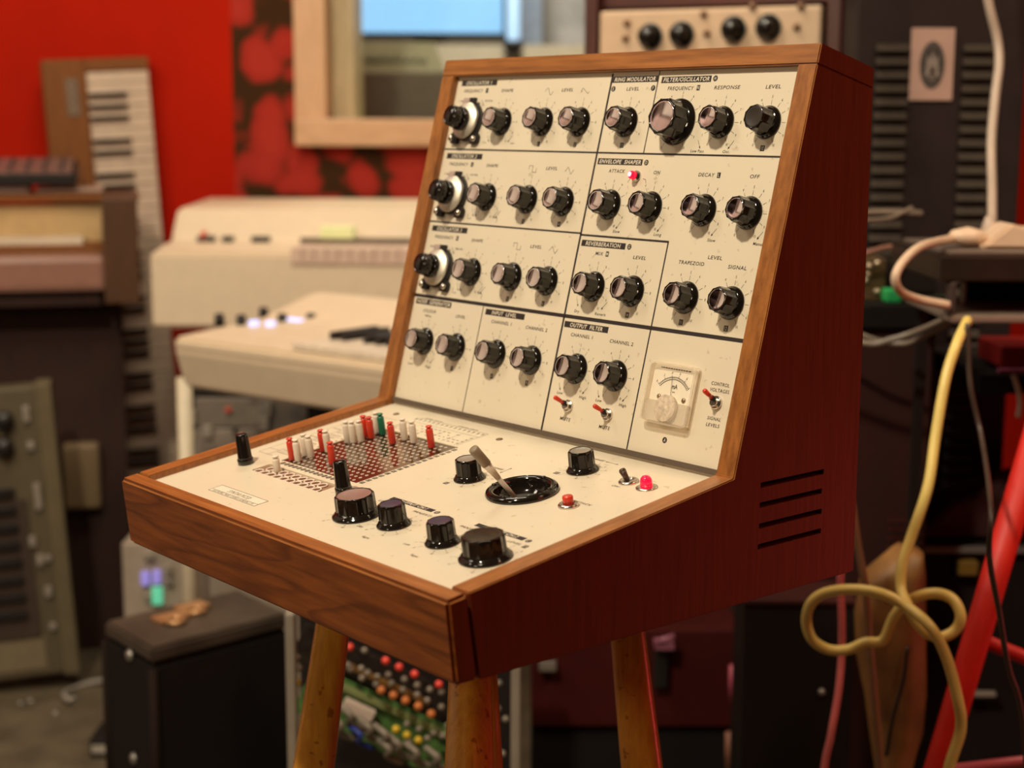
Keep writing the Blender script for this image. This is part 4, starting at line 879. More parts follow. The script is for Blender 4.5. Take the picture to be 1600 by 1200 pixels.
COLS = (90.7, 144.4, 189.6)
heading(23.6, 73, 289.9, 'OSCILLATOR 1', 30, 66); heading(22.9, 73, 223.3, 'OSCILLATOR 2', 30, 65.5); heading(22.6, 73, 156.9, 'OSCILLATOR 3', 30, 65.5)
for i, (y, let, fr) in enumerate(((257, 'I', ('1 Hz', '10 KHz')), (190.3, 'J', ('1 Hz', '10 KHz')), (123.7, 'K', ('.05 Hz', '500 Hz')))):
    word('FREQUENCY', 29, 55.6, y + 26.9); square(let, 61.2, y + 28.3); word('SHAPE', 81.4, 97.2, y + 26.6)
    word('LEVEL', 160.1, 174.2, y + 26.0)
    word(fr[0], 24.5, 31, y + 18.2, 1.7); word(fr[1], 61.5, 72, y + 18.2, 1.7); arrow(56.5, y + 20, 60.5, y + 14.5)
    for c in COLS: scale(c, y)
    square(str(i * 2 + 1), 144.3, y - 18.9); square(str(i * 2 + 2), 189.5, y - 18.9)
    if i == 0:
        poly([(139.5 + k * 0.5, y + 26.3 + 3.0 * math.sin(k / 20 * 2 * PI)) for k in range(21)], 0.35)
        poly([(184.5, y + 25), (184.5, y + 26.8), (186, y + 28.6), (192.8, y + 23.8), (194, y + 26)])
        arrow(74.5, y - 12, 77.6, y - 17.6); arrow(108, y - 12, 103.5, y - 17.6)
        poly([(69 + k * .4, y - 19.4 + 1.5 * abs(math.sin(k / 14 * 2 * PI))) for k in range(15)], 0.3)
        poly([(107 + k * .4, y - 17.9 - 1.5 * abs(math.sin(k / 14 * 2 * PI))) for k in range(15)], 0.3)
    else:
        poly([(138.5, y + 25.5), (138.5, y + 29), (143.2, y + 29), (143.2, y + 23.4), (148, y + 23.4), (148, y + 27)])
        poly([(184, y + 25), (187.3, y + 29), (191.6, y + 23), (194.6, y + 27)])
        for dx in (0, 3.2): arrow(73.5 + dx, y - 11, 76.8 + dx, y - 17.5); arrow(109.5 + dx, y - 11, 104 + dx, y - 17.5)
        poly([(69.5, y - 15.5), (69.5, y - 20), (74, y - 20), (74, y - 18.5)]); poly([(105.5, y - 18.5), (105.5, y - 17.5), (110, y - 17.5), (110, y - 22)])
# ring modulator and filter
heading(218.8, 269.9, 289.4, 'RING MODULATOR', 221.5, 267.5); circle('E', 221.9, 285.6 - 1.2); circle('F', 266.6, 284.4); word('LEVEL', 237.2, 251.3, 282.7)
scale(244.5, 257); square('13', 244.4, 238.3)
heading(274.3, 326.4, 288.2, 'FILTER/OSCILLATOR', 276.5, 324.8); circle('H', 330.5, 290.9); word('FREQUENCY', 282.8, 310.3, 282.4); square('N', 314.9, 283.9)
word('RESPONSE', 331.3, 357, 282.4); word('LEVEL', 381.7, 396, 282.2)
scale(300.3, 257.2, 18.5, 21.5, 23.2); scale(345.3, 257); scale(390.1, 257); square('10', 390.1, 237.9)
arrow(325.5, 243.3, 329, 237); arrow(361.5, 243.3, 357, 237); word('Low Pass', 320, 333.5, 233.8, 2.2); word('Osc.', 352.5, 359.5, 233.8, 2.2)
# envelope shaper
heading(220.9, 271.3, 222.4, 'ENVELOPE  SHAPER', 222.8, 269.8); circle('D', 275.6, 224.9); word('ATTACK', 235.6, 253.9, 216); word('ON', 285.7, 292.8, 216)
word('DECAY', 333, 349.2, 215.6); square('L', 353.4, 217); word('OFF', 383.9, 392.9, 215.6)
for c, t in ((244.2, 'Slow'), (289.6, 'Long'), (345.4, 'Slow'), (389.8, 'Manual')):
    scale(c, 190); arrow(c + 16.5, 177, c + 12.3, 171.3); word(t, c + 9.5, c + (20 if t == 'Manual' else 17.5), 166.9 if c > 300 else 168, 2.2)
poly([(259.5, 208.5), (261, 211), (262.2, 212)]); poly([(275.5, 212), (278.6, 211.4), (279.6, 208.5)])
word('TRAPEZOID', 330.7, 356.6, 148.4); word('LEVEL', 359, 373, 154); word('SIGNAL', 380.2, 398, 148.3)
scale(345.2, 123.5); scale(390, 123.4); square('11', 345.1, 104.8); square('12', 389.8, 104.6)
# reverberation
heading(221, 271.2, 155.3, 'REVERBERATION', 226, 266); circle('G', 275.6, 157.8); word('MIX', 239.4, 248.2, 149); square('M', 252.8, 150.5); word('LEVEL', 282.1, 296, 148.7)
scale(245, 123.5); scale(288.6, 123.5); square('14', 287.9, 104.8); arrow(228.5, 112.5, 231.5, 106.5); arrow(263.5, 112.5, 258.5, 106.5); word('Dry', 228.5, 234.2, 101.4, 2.2); word('Reverb', 252.5, 264.5, 101.4, 2.2)
# bottom row
heading(20.7, 71.6, 89.9, 'NOISE  GENERATOR', 22.5, 70.2); word('COLOUR', 33.6, 52.2, 83.3); word('White', 37.6, 46.6, 79.2, 2.0); word('LEVEL', 80.9, 94.2, 82.5)
scale(44.8, 57.2); scale(89.8, 57.0); square('7', 89.6, 38.2); arrow(27.6, 44, 30.2, 39); arrow(62.5, 44, 58, 39); word('Low', 27, 33.5, 34.6, 2.1); word('High', 52.5, 60, 34.6, 2.1)
heading(119.5, 170.4, 89.1, 'INPUT  LEVEL', 128, 160); word('CHANNEL 1', 129.7, 156.2, 82.7); word('CHANNEL 2', 174.6, 201.2, 82.2)
scale(144, 57.2); scale(189.3, 57.2); square('8', 143.9, 38.2); square('9', 189.2, 38.2)
heading(220.1, 270.8, 88.5, 'OUTPUT  FILTER', 227, 264.5); word('CHANNEL 1', 230.1, 255.6, 82); word('CHANNEL 2', 275, 300.7, 81.6)
for c in (244, 289):
    scale(c, 56.8); arrow(c - 16.4, 43.5, c - 13.6, 37.8); arrow(c + 16.6, 43.5, c + 12.3, 38.3); word('Low', c - 16.5, c - 9.8, 34.6, 2.2); word('High', c + 9.6, c + 17.4, 34.4, 2.2)
    word('MUTE', c - 7.2, c + 5, 14.6, 2.7)
word('CONTROL', 386.8, 404, 62.8, 2.5); word('VOLTAGES', 386.6, 405, 58.2, 2.5); word('SIGNAL', 389.3, 402.2, 37.6, 2.4); word('LEVELS', 389.3, 402.2, 32.8, 2.4)
circle('A', 352.5, 16.2)
ink.build('printed_legend', M_INK, up, recalc=False); white.build('reversed_lettering', M_WHITEINK, up, recalc=False)

# ---- knobs
def knob_mesh(name, rs, rb, h, rc, n=10, seg=80, capmat=M_ALU, sk=2.4):
    """fluted bakelite knob, millimetre profile, with skirt; child cap disc"""
    fl = lambda amp: (lambda a, i: 1 - amp * abs(math.sin(a * n / 2)))
    mb = MB()
    prof = [(rs - 0.4, 0), (rs, 0.4), (rs, sk * 0.55), (rs - 0.8, sk * 0.85), (rb + 0.8, sk + 0.9), (rb + 0.1, sk + 1.8)]
    mb.lathe(prof, seg, MM, smooth=True)
    flu = lambda a, i: 1 - (0.085 if i < 4 else 0.06 if i == 4 else 0.0) * abs(math.sin(a * n / 2)) ** 0.8
    body = [(rb + 0.5, sk + 0.2), (rb, sk + 2.0), (rb - 0.25, h - 2.2), (rb - 0.4, h - 1.0), (rb - 0.8, h - 0.25), (rc + 0.55, h), (rc + 0.1, h - 0.15), (rc + 0.02, h - 0.9), (rc - 0.2, h - 1.5)]
    mb.lathe(body, seg, MM, fn=flu, smooth=True)
    o = mb.build(name, M_BLACKG, syn)
    dish = [(rc - 0.02, h - 1.0), (rc - 0.05, h - 0.35), (rc * 0.97, h - 0.30), (rc * 0.85, h - 0.42), (rc * 0.7, h - 0.54), (rc * 0.5, h - 0.66), (rc * 0.3, h - 0.74), (rc * 0.12, h - 0.775), (0.01, h - 0.78)]
    c = MB().lathe(dish, 48, MM).build('knob_cap', capmat, o)
    return o
def shade(o, ang=35):
    for p in o.data.polygons: p.use_smooth = True
def place(proto, M): proto.matrix_local = M; return proto
def clone(proto, M, cap=None):
    c = copy_tree(proto, syn); c.matrix_local = M
    if cap: 
        for ch in c.children: ch.data = ch.data.copy(); ch.data.materials[0] = cap
    return c
kn = knob_mesh('control_knob', 12.4, 10.0, 16.5, 7.7)
spots = [(c, y) for y in (257, 190.2, 123.7) for c in COLS] + [(244.5, 257), (345.3, 257), (390.1, 257)] + [(c, 190) for c in (244.2, 289.6, 345.4, 389.8)] + \
        [(245, 123.5), (288.6, 123.5), (345.2, 123.5), (390, 123.4), (44.8, 57.2), (89.8, 57), (144, 57.2), (189.3, 57.2), (244, 56.8), (289, 56.8)]
M_BLACKCAP = pbr('unplated_knob_top', (0.03, 0.025, 0.018), 0.3)
for i, (x, y) in enumerate(spots):
    M = UPM @ T(x / 1000, y / 1000, 0.0) @ Matrix.Rotation(random.uniform(0, .6), 4, 'Z')
    k = place(kn, M) if i == 0 else clone(kn, M, M_BLACKCAP if (x, y) == (390.1, 257) else None)
    if (x, y) == (390.1, 257): k['label'] = 'fluted black knob whose top has lost its metal disc'
bk = knob_mesh('control_knob', 18.3, 15.0, 18.5, 12.0, n=10)
bk['label'] = 'large fluted black knob with polished metal top'
place(bk, UPM @ T(0.3003, 0.2572, 0))
# deck knobs
def D(x, v, z=0.0): return DNM @ T(x / 1000, -v / 1000, z / 1000)
b1 = knob_mesh('control_knob', 18.2, 15.2, 16.5, 12.6, n=12, sk=2.6); place(b1, D(238.5, 191.3)); b1['label'] = 'large low fluted black knob with metal top'
b1.children[0].data.materials[0] = M_ALUD
b2 = clone(b1, D(384, 190.8) @ Matrix.Rotation(.2, 4, 'Z'), pbr('worn_black_cap', (0.05, 0.035, 0.022), 0.22, 0.5, noise=0.6, nscale=400)); b2['label'] = 'large low fluted black knob with worn dark top'
for (x, v, cap) in ((279.3, 188.2, M_PURPLECAP), (337.5, 190, M_PURPLECAP), (248.1, 93.7, M_ALUD), (310.4, 34.9, M_ALUD)):
    k = clone(kn, D(x, v) @ Matrix.Rotation(random.uniform(0, .6), 4, 'Z'), cap)
    k['label'] = 'small fluted black knob with purple top' if cap is M_PURPLECAP else 'small fluted black knob with dull metal top'

# ---- vernier dials of the three oscillators
def dial():
    base = MB()
    base.lathe([(18.0, 0), (18.0, 3.5), (17.4, 5.2), (16.0, 5.6)], 56, MM)
    for sx in (-1, 1):
        base.prism([(sx * 9, -20.5), (sx * 17, -20.5), (sx * 19.5, -18), (sx * 19.5, -13), (sx * 14, -8), (sx * 8, -12)], 0, 4.2, 'z', MM, bev=0.6)
    base.box(-1.2, 9.5, 14.5, 20.5, 3.8, 6.2, MM, bev=0.4)
    o = base.build('vernier_dial', M_BLACK, syn)
    MB().lathe([(16.6, 5.4), (16.6, 6.2), (15.8, 7.2), (10.5, 9.4), (9.8, 9.6)], 56, MM).build('dial_disc', pbr('satin_silver_disc', (0.86, 0.80, 0.68), 0.42, 0.75, noise=0.1, nscale=150), o)
    MB().box(-6.0, 2.5, 14, 20.2, 5.6, 7.6, MM, bev=1.2, seg=3).build('cursor_tab', pbr('pinkish_tab', (0.55, 0.42, 0.36), 0.3, 0.3), o)
    for sx in (-1, 1):
        MB().lathe([(2.6, 3.8), (2.9, 5.2), (2.5, 6.6), (1.4, 7.4), (0.3, 7.6)], 24, MM @ T(sx * 15.6, -16.2, 0)).build('screw', M_NICK, o)
    k = MB()
    flu = lambda a, i: 1 - 0.08 * abs(math.sin(a * 6)) ** 0.8
    k.lathe([(9.6, 9.0), (10.6, 9.8), (10.6, 13.5), (9.6, 14.2)], 72, MM)
    k.lathe([(9.8, 12.5), (9.8, 20.5), (9.4, 21.6), (8.8, 22.0)], 72, MM, fn=flu)
    k.lathe([(9.3, 20.8), (9.3, 23.0), (8.6, 23.8), (7.9, 23.9), (7.7, 23.2), (6.8, 24.0), (4.5, 24.9), (2.2, 25.3), (0.2, 25.4)], 72, MM)
    k.build('dial_knob', M_BLACKG, o)
    return o
d0 = dial(); place(d0, UPM @ T(0.0457, 0.257, 0))
for y in (0.1903, 0.1238): clone(d0, UPM @ T(0.0457, y, 0))

# ---- toggles
def toggle(up_tilt):
    o = MB().lathe([(5.0, 0), (5.0, 1.8), (4.4, 2.3), (3.3, 2.3), (3.3, 4.6), (2.9, 5.0), (2.0, 5.0)], 6 * 6, MM, smooth=False).build('toggle_switch', M_NICK, syn)
    d = Vector((0, up_tilt, 1)).normalized()
    MB().cyl(d * 3.6 * .001, d * 7.4 * .001, 0.0022, 0.0021, 14).build('sleeve', M_BLACK, o)
    m = MB(); m.cyl(d * .0052, d * .0165, 0.0013, 0.0019, 16); m.lathe([(0.0019, 0), (0.0017, .0009), (.0009, .0014), (.0001, .0016)], 16, zto(d * .0165, d * .02))
    m.build('lever', M_RED, o)
    return o
t0 = toggle(0.28); place(t0, UPM @ T(0.2439, 0.0266, 0)); clone(t0, UPM @ T(0.2892, 0.0262, 0))
place(toggle(0.42), UPM @ T(0.3955, 0.0505, 0))

# ---- envelope lamp on the upper panel
o = MB().lathe([(4.6, 0), (4.6, 1.2), (3.6, 1.9), (3.6, 3.4), (2.8, 3.6)], 28, MM).build('indicator_lamp', M_NICK, syn, UPM @ T(.268, .2136, 0))
MB().lathe([(3.4, 3.2), (3.4, 5.6), (2.9, 7.2), (1.8, 8.2), (0.2, 8.6)], 24, MM).build('lens', M_REDGLOW, o)
MB().lathe([(2.0, 8.15), (1.0, 8.75), (0.1, 8.9)], 16, MM).build('filament_glow', M_LEDCORE, o)

# ---- meter
X0, X1, Y0, Y1 = 329, 376, 27, 73
mt = MB().box(X0 + 1.5, X1 - 1.5, Y0 + 1.5, Y1 - 1.5, 0, 2.4, UM, bev=.5).build('panel_meter', pbr('meter_card', (0.95, 0.86, 0.70), 0.5, noise=0.02), syn)
def rrect(x0, x1, y0, y1, r, n=6):
    P = []
    for cx, cy, a0 in ((x1 - r, y1 - r, 0), (x0 + r, y1 - r, 90), (x0 + r, y0 + r, 180), (x1 - r, y0 + r, 270)):
        for k in range(n + 1): a = R(a0 + 90 * k / n); P.append((cx + r * math.cos(a), cy + r * math.sin(a)))
    return P
def ring_shell(x0, x1, y0, y1, r, wd, z0, z1):
    a = rrect(x0, x1, y0, y1, r); b = rrect(x0 + wd, x1 - wd, y0 + wd, y1 - wd, max(r - wd, .5)); n = len(a)
    v = [(*p, z0) for p in a] + [(*p, z1) for p in a] + [(*p, z1) for p in b] + [(*p, z0) for p in b]; f = []
    for i in range(n):
        j = (i + 1) % n; f += [(i, j, n + j, n + i), (n + i, n + j, 2 * n + j, 2 * n + i), (2 * n + i, 2 * n + j, 3 * n + j, 3 * n + i)]
    return v, f
v, f = ring_shell(X0, X1, Y0, Y1, 4, 1.6, 0, 7.2)
MB().add(v, f, UM).build('acrylic_rim', M_FROST, mt)
MB().prism(rrect(X0 + .8, X1 - .8, Y0 + .8, Y1 - .8, 3.5), 6.4, 7.4, 'z', UM, bev=.3).build('acrylic_window', M_CLEAR, mt)
MB().prism(rrect(X0 + 2, X1 - 2, Y0 + 2, 44.5, 1.5), 2.6, 6.0, 'z', UM, bev=.3).build('frosted_cover', M_FROST, mt)
MB().lathe([(10.2, 2.5), (10.2, 6.25), (9.8, 6.3)], 40, UM @ T(351.5, 39.5, 0)).build('movement_boss', pbr('boss_brown', (0.72, 0.60, 0.47), 0.5, noise=.25, nscale=300), mt)
m = MB(); m.lathe([(2.9, 7.3), (2.9, 8.2), (2.5, 8.6), (2.0, 8.2), (0.2, 8.0)], 28, UM @ T(349.5, 34.0, 0)); m.build('zero_screw', M_CLEAR, mt)
mk = MB(); cx, cy = 353, 44
for rr in (19.5, 17.6):
    P = [(cx + rr * math.cos(R(a)), cy + rr * math.sin(R(a))) for a in range(40, 141, 4)]
    for a, b in zip(P, P[1:]): mk.quadstrip(a, b, .32, 2.6, UM)
for k in range(26):
    a = R(40 + k * 4); big = k % 5 == 0
    mk.quadstrip((cx + 17.6 * math.cos(a), cy + 17.6 * math.sin(a)), (cx + (21 if big else 19.5) * math.cos(a), cy + (21 if big else 19.5) * math.sin(a)), .3, 2.6, UM)
for k, s in enumerate(('0', '.2', '.4', '.6', '.8', '1')):
    a = R(140 - 20 * k); ctext(mk, s, cx + 22.8 * math.cos(a), cy + 22.8 * math.sin(a), 1.7, UM, 2.6)
ctext(mk, 'mA', cx + 1.2, 56.5, 3.4, UM, 2.6, 0.8, 0, .01); mk.quadstrip((cx - .4, 52.3), (cx + 2.4, 52.3), .45, 2.6, UM)
x = X0 + 8
while x < X1 - 9: 
    wd = random.uniform(1.0, 2.6); mk.quadstrip((x, 69.4), (x + wd, 69.4), .7, 2.6, UM); x += wd + .6
mk.build('scale_markings', M_INK, mt, recalc=False)
MB().quadstrip((cx, 45), (cx - 2.4, 63.5), .35, 3.4, UM).box(cx - .2, cx + .2, 45, 46, 2.4, 3.4, UM).build('needle', M_INK, mt)
MB().lathe([(5.6, 2.5), (5.6, 3.2)], 32, UM @ T(cx, 43.0, 0), smooth=False).build('pivot_cover', M_BLACK, mt)
for sx in (-12.5, 12.5): MB().lathe([(1.9, 2.4), (1.7, 3.2), (.2, 3.4)], 18, UM @ T(cx + sx, 47.5, 0)).build('screw', pbr('dull_brass', (.35, .25, .16), .4, .7), mt)

# ---- pin matrix on the deck
mx = MB().box(72.5, 176.5, -148.5, -50.5, -0.9, 0.15, DM, bev=.1).build('pin_matrix', pbr('glossy_brown_laminate', (0.055, 0.022, 0.012), 0.06, noise=.2, nscale=60, coat=.7), syn)
rim = MB()
for i in range(16):
    for j in range(16):
        rim.lathe([(1.35, 0.1), (1.32, 0.30), (1.2, 0.36), (1.02, 0.36), (0.92, 0.2)], 10, DM @ T(78.2 + i * 6.05, -145.3 + j * 6.05, 0), cap1=False)
tag(rim.build('hole_rims', pbr('cream_hole_lining', (0.85, 0.72, 0.58), 0.3), mx), kind='stuff')
dl = MB(); dw = MB()
MB().box(71.0, 72.5, -149.5, -49, 0, .5, DM).box(71.0, 178, -50.5, -49, 0, .5, DM).build('matrix_edging', pbr('olive_edging', (0.30, 0.24, 0.15), .4), mx)
for i in range(16):
    dl.box(175.9, 180.4, -147.6 + i * 6.05 + .2, -147.6 + i * 6.05 + 4.4, 0, .1, DM) if False else None
for i, ch in enumerate('ABCDEFGHIJKLMNOP'):
    y = -145.3 + (15 - i) * 6.05
    dl.box(178.0, 182.2, y - 2.0, y + 2.0, 0, .10, DM); ctext(dw, ch, 180.1, y, 2.6, DM, .18)
for i in range(16):
    x = 78.2 + i * 6.05
    dl.lathe([(2.5, 0), (2.5, .10)], 20, DM @ T(x, -152.6, 0), smooth=False); ctext(dw, str(i + 1), x, -152.6, 2.2, DM, .18, .7)
# reference tables around the matrix (illegible rows of small words)
def dline(x0, v0, x1, v1, wd=.3): dl.quadstrip((x0, -v0), (x1, -v1), wd, .12, DM)
dline(30, 28, 30, 146); dline(30, 146, 62, 146); dline(30, 28, 66, 28); dline(44, 36, 44, 146)
for k in range(17):
    v = 38 + k * 6.05
    dl.prism([(66, -v - 1), (66, -v + 1), (69, -v)], 0, .1, 'z', DM)
    if k % 2 == 0: dline(30 if k % 4 == 0 else 44, v, 62, v)
    x = 46
    while x < 60: wd = random.uniform(.8, 2.2); dline(x, v + 3, x + wd, v + 3, .8); x += wd + .6
    if k % 4 == 1:
        x = 32
        while x < 42: wd = random.uniform(.8, 2.0); dline(x, v + 3, x + wd, v + 3, .9); x += wd + .5
dline(80, 12, 172, 12); dline(172, 12, 172, 46); dline(80, 12, 80, 46); dline(80, 22, 172, 22)
for k in range(16):
    x = 78.2 + k * 6.05
    dl.prism([(x - 1, -14), (x + 1, -14), (x, -18)], 0, .1, 'z', DM)
    if k % 3 == 0: dline(x, 24, x, 46)
    for v in (27, 32, 37, 42):
        if random.random() < .75: dline(x - 2, v, x + random.uniform(.2, 2.2), v, .8)
put_text(dl, 'SIGNAL INPUTS', 84, 108, -11, 1.9, DM, .12); put_text(dl, 'CONTROL INPUTS', 130, 156, -11, 1.9, DM, .12)
# deck lettering
def dstrip(x0, x1, v, text, tx0, tx1):
    MB().box(x0, x1, -v, -v + 4.8, 0, .10, DM).build('heading_strip', M_INK, deck)
    t = MB(); put_text(t, text, tx0, tx1, -v + .9, 3.0, DM, .18, .22, .022); t.build('lettering', M_WHITEINK, deck)
dstrip(230.2, 281.3, 156.6, 'OUTPUT CH.1', 240, 274); dstrip(330, 381, 156.6, 'OUTPUT CH.2', 340, 374)
for c, t in ((286, 'B'), (385.5, 'C')): dl.lathe([(2.4, 0), (2.4, .10)], 24, DM @ T(c, -154.6, 0), smooth=False); ctext(dw, t, c, -154.6, 2.7, DM, .18)
def dword(text, x0, x1, v, h=2.6): put_text(dl, text, x0, x1, -v, h, DM, .12)
dword('LEVEL', 226, 240, 163.5); dword('PAN(EXT)', 268, 289, 163.5); dword('PAN(EXT)', 322, 344, 163.5); dword('LEVEL', 373, 386.5, 163.5)
dl.box(389.5, 393.3, -165, -160.5, 0, .1, DM); ctext(dw, 'P', 391.4, -162.8, 2.8, DM, .18)
def dscale(cx, v, r0, r1, rt, nums=range(11)):
    for k in nums:
        a = R(90 - (k - 5) * 30); c, s = math.cos(a), math.sin(a)
        dl.quadstrip((cx + r0 * c, -v + r0 * s), (cx + r1 * c, -v + r1 * s), .28, .12, DM); ctext(dl, str(k), cx + rt * c, -v + rt * s, 2.0, DM, .12)
dscale(238.5, 191.3, 19.5, 22, 24.3); dscale(384, 190.8, 19.5, 22, 24.3); dscale(279.3, 188.2, 13.4, 17, 19.5); dscale(337.5, 190, 13.4, 17, 19.5)
dscale(248.1, 93.7, 13.4, 15.5, 17.6); dscale(310.4, 34.9, 13.4, 15.5, 17.6)
dword('Left', 257, 263.5, 205, 2.2); dword('Right', 278, 286.5, 215.5, 2.2); dword('Left', 315, 321.5, 207, 2.2); dword('Right', 336, 344.5, 217, 2.2)
dword('RANGE', 296, 309, 12); dl.quadstrip((311, -11), (324, -11), .3, .12, DM); dword('RANGE', 243, 255, 67.5)
for (a, b) in (((311, -11), (313, -10)), ((311, -11), (313, -12)), ((324, -11), (322, -10)), ((324, -11), (322, -12)), ((258, -72), (258, -60)), ((258, -60), (257, -62)), ((258, -60), (259, -62)), ((258, -72), (257, -70)), ((258, -72), (259, -70))): dl.quadstrip(a, b, .35, .12, DM)
for (x, v, t) in ((297, 49, '15'), (240, 110, '16')): dl.box(x - 2.2, x + 2.2, -v - 2, -v + 2, 0, .1, DM); ctext(dw, t, x, -v, 2.6, DM, .18)
dword('ON', 354, 360.5, 47.5); dword('ATTACK', 353, 372, 85.5)
# maker's plate
pl = MB().box(82.6, 151.2, -225, -212, 0, .25, DM).build('name_plate', pbr('pale_plate', (0.82, 0.74, 0.58), .4, noise=.02), deck)
def frame(x0, x1, y0, y1, wd):
    for a, b in (((x0, y0), (x1, y0)), ((x1, y0), (x1, y1)), ((x1, y1), (x0, y1)), ((x0, y1), (x0, y0))): dl.quadstrip(a, b, wd, .32, DM)
frame(82.8, 151, -224.8, -212.2, .45); frame(82.8, 151, -224.8, -221, .4)
put_text(dl, 'SYNTHI (VCS3)', 101, 133, -219, 4.2, DM, .32, .25); put_text(dl, 'ELECTRONIC  MUSIC  STUDIOS  (LONDON)  LTD.', 87, 147, -223.9, 2.1, DM, .32, .2)
dl.build('printed_legend', pbr('faded_black_print', (0.06, 0.04, 0.025), .6), deck, recalc=False); dw.build('reversed_lettering', M_WHITEINK, deck, recalc=False)
for (x, v) in ((191.8, 16.6), (49.3, 16.0)): MB().lathe([(2.9, 0), (2.8, .5), (2.2, .7), (.2, .7)], 20, D(x, v) @ MM).build('countersunk_screw', pbr('brown_screw', (.22, .14, .08), .4, .6), syn)

# ---- multipole socket pocket
pk = MB().box(69.7, 168.3, -177, -160, -1.9, -1.5, DM).build('multipole_socket', pbr('tan_pocket_floor', (0.30, 0.17, 0.10), .45), syn)
rg = MB(); hl = MB()
for row, (v, x0, n) in enumerate(((174.3, 75.5, 10), (165.8, 80.5, 9))):
    for i in range(n):
        c = (x0 + i * 9.35, -v)
        rg.torus(3.85, 0.55, 24, 8, DM @ T(*c, -.7)); hl.lathe([(3.5, -1.6), (3.2, -1.1), (2.2, -.9), (.2, -.85)], 20, DM @ T(*c, 0))
rg.build('contact_rings', pbr('pink_cream_ring', (0.88, 0.74, 0.60), .3), pk); hl.build('contacts', pbr('brown_contacts', (0.14, 0.045, 0.025), .35), pk)

# ---- tall jacks, joystick, button, switch, lamp
def tall():
    mb = MB(); mb.lathe([(6.6, 0), (6.6, 4.6), (6.2, 5.0)], 32, MM)
    mb.lathe([(6.3, 5.0), (6.1, 6.0), (5.3, 24.0), (4.9, 25.2), (4.0, 25.8), (.2, 26)], 48, MM, fn=lambda a, i: 1 - (.07 if i in (1, 2) else 0) * abs(math.sin(a * 4)))
    return mb.build('tall_pointer_knob', M_BLACKG, syn)
tk = tall(); place(tk, D(49.5, 170.5)); clone(tk, D(187.5, 167.5))
j = MB().lathe([(27.0, 0), (27.4, 1.4), (26.4, 3.4), (24.4, 4.4), (22.0, 4.2), (20.6, 3.2), (20.2, 1.0), (19.9, -2.0), (17, -5), (12, -9), (6, -11), (.3, -11.5)], 64, MM, cap0=False)
j.torus(23.9, .5, 64, 8, MM @ T(0, 0, 4.3))
jo = j.build('joystick', M_BLACKG, syn, D(307, 92))
for a in (20, 95, 200, 285): MB().lathe([(2.0, 4.0), (1.8, 4.9), (.2, 5.1)], 16, MM @ T(23.2 * math.cos(R(a)), 23.2 * math.sin(R(a)), 0)).build('screw', M_BLACKG, jo)
MB().lathe([(16, -6.5), (12, -6), (6, -5), (2.4, -4.2)], 32, MM, cap0=False).build('gaiter', pbr('grey_rubber', (.06, .055, .045), .5), jo)
P0 = Vector((0, -3, -8)) * .001; P1 = Vector((-7.6, -34, 42)) * .001; dd = (P1 - P0).normalized(); LL = (P1 - P0).length
st = MB().lathe([(.0019, 0), (.0019, LL - .030)], 20, zto(P0, P1)).build('stick', pbr('pale_grey_rod', (.45, .36, .28), .35), jo)
MB().lathe([(.0020, LL - .0315), (.0034, LL - .0155)], 24, zto(P0, P1)).build('clear_sleeve', pbr('cloudy_sleeve', (.66, .55, .42), .25), jo)
MB().lathe([(.0037, LL - .0165), (.0038, LL - .001), (.0034, LL), (.0003, LL)], 24, zto(P0, P1)).build('grip', M_GREY, jo)
b = MB().lathe([(7.6, 0), (7.6, 1.2), (6.8, 2.2), (4.6, 2.6), (4.3, 1.6)], 32, MM).build('push_button', M_NICK, syn, D(358.4, 93.4))
MB().lathe([(3.9, 1.5), (3.9, 7.2), (3.4, 7.7), (.2, 7.8)], 24, MM).build('button_cap', M_RED, b)
b = MB().lathe([(7.6, 0), (7.6, 1.0), (6.6, 2.0), (4.0, 2.4), (3.8, 1.4)], 32, MM).build('toggle_switch', M_NICK, syn, D(359.4, 34.9))
dv = Vector((-.3, -.28, 1)).normalized()
m = MB(); m.cyl(dv * .001, dv * .010, .0018, .0027, 16); m.lathe([(.0027, 0), (.002, .0012), (.0002, .0016)], 16, zto(dv * .010, dv * .02)); m.build('lever', pbr('dark_brown_lever', (.06, .03, .02), .3, coat=.3), b)
b = MB().lathe([(8.0, 0), (8.0, .8), (6.6, 1.4), (4.8, 1.4)], 32, MM).build('indicator_lamp', M_NICK, syn, D(379.6, 36.9))
MB().lathe([(4.4, 1.2), (4.4, 5.4), (3.8, 7.6), (2.4, 9.0), (.2, 9.6)], 36, MM, fn=lambda a, i: 1 - (.05 if i < 2 else 0) * abs(math.sin(a * 9))).build('lens', M_REDGLOW, b)

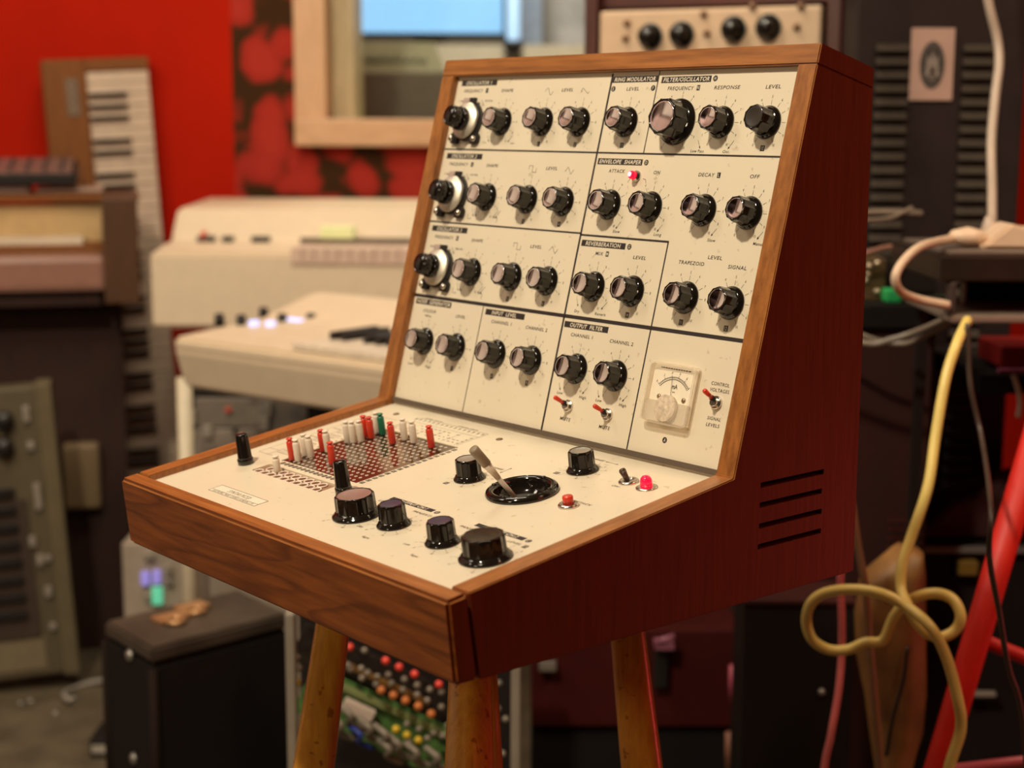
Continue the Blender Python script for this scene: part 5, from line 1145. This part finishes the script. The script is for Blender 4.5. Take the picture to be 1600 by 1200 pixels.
# ---- patch pins (lift out: things of their own)
def pin(mat, h=20.0):
    h -= 1.2
    prof = [(.8, -.6), (.8, .3), (2.8, .3), (3.0, .9), (2.95, h - 3.9), (2.6, h - 2.7), (1.6, h - 2.2), (1.6, h - 1.6), (2.6, h - 1.1), (2.65, h - .5), (2.2, h), (.2, h + .1)]
    return MB().lathe(prof, 24, MM).build('patch_pin', mat)
pr_, pw_, pg_ = pin(M_RED), pin(M_WHITE), pin(M_GREEN); ps_ = pin(M_WHITE, 15)
PINS = [('r', 79.2, 144.0, 'red patch pin at the front left corner of the pin field'), ('w', 86.9, 143.2, 'white patch pin right beside the red pin at the left corner of the field'),
 ('w', 79.9, 131.8, 'white patch pin standing second along the left edge, behind another white one'), ('w', 87.9, 131.4, 'white patch pin just in front of another, second pair from the left corner'),
 ('r', 83.2, 116.2, 'red patch pin at the left edge with a white pin touching its right side'), ('w', 88.9, 115, 'white patch pin hidden partly by the red pin nearest the black knob'),
 ('r', 120.2, 132.2, 'red patch pin standing alone nearest the tall black knob'), ('w', 82.1, 90.7, 'leftmost white patch pin in the tight cluster of three'),
 ('w', 87.0, 88.2, 'middle white patch pin in the tight cluster of three'), ('w', 90.6, 83.0, 'rightmost white patch pin in the tight cluster of three'),
 ('r', 82.6, 72.9, 'rear left red patch pin of the two touching red pins'), ('r', 90.5, 72.6, 'front right red patch pin of the two touching red pins'),
 ('w', 84.0, 60.9, 'white patch pin behind and left of the green pin'), ('g', 91.1, 61.0, 'green patch pin, the only green one'),
 ('r', 120.5, 72.1, 'red patch pin just right of the green pin'), ('w', 121.3, 60.3, 'white patch pin right behind the red pin beside the green one'),
 ('w', 135.0, 61.1, 'white patch pin between a white pin and the rightmost red pin'), ('r', 159.3, 61.3, 'red patch pin furthest right in the field')]
first = {}
for c, x, v, lab in PINS:
    pr0 = {'r': pr_, 'w': pw_, 'g': pg_}[c]
    o = pr0 if c not in first else pr0.copy()
    if c in first: C.objects.link(o)
    first[c] = 1
    o.matrix_world = SM @ D(x, v, .5); o.matrix_local = SM @ D(x, v, .5) @ Matrix.Rotation(R(random.uniform(-1.2, 1.2)), 4, 'X')
    tag(o, lab, 'patch pin', 'patch pins plugged into the pin matrix')
ps_.matrix_local = SM @ D(91.5, 166.5, -.9)
tag(ps_, 'short white patch pin standing in the small socket pocket', 'patch pin', 'patch pins plugged into the pin matrix')

# ------------------------------------------------------------------ the stool that carries it
ctr = SM @ Vector((0.225, 0.185, 0)); SZ = ctr.z
stool = empty('stool', (ctr.x, ctr.y, 0))
tag(stool, 'wooden stool with splayed orange legs underneath the synthesizer', 'stool')
MB().lathe([(.118, SZ - .025), (.122, SZ - .021), (.122, SZ - .005), (.118, SZ - .0005)], 48).build('seat', M_LEG, stool)
cc = Vector((ctr.x, ctr.y, 0))
TL = at(517, 1000, 1.25); TR = at(983, 1010, 1.25); TFR = at(734, 1070, 1.14)
for (P, P2) in ((TL, at(490, 1200, 1.235)), (TR, at(1003, 1200, 1.235)), (TFR, at(733, 1200, 1.10))):
    d = (P2 - P); top = P - d * ((P.z - (SZ - .022)) / d.z); bot = P - d * (P.z / d.z)
    Lg = (bot - top).length
    prof = [(.0135, 0), (.0150, .05), (.0180, .16), (.0195, .30), (.0180, .45), (.0120, Lg)]
    MB().lathe(prof, 32, zto(top - cc, bot - cc), fn=lambda a, i: 1 + .05 * math.cos(4 * a)).build('leg', M_LEG, stool)
back = Vector((ctr.x * 2 - TFR.x, ctr.y * 2 - TFR.y, SZ - .03)); bb = Vector((back.x + .02, back.y + .1, 0))
MB().lathe([(.0135, 0), (.0180, .16), (.0195, .30), (.0120, (bb - back).length)], 32, zto(back - cc, bb - cc)).build('leg', M_LEG, stool)
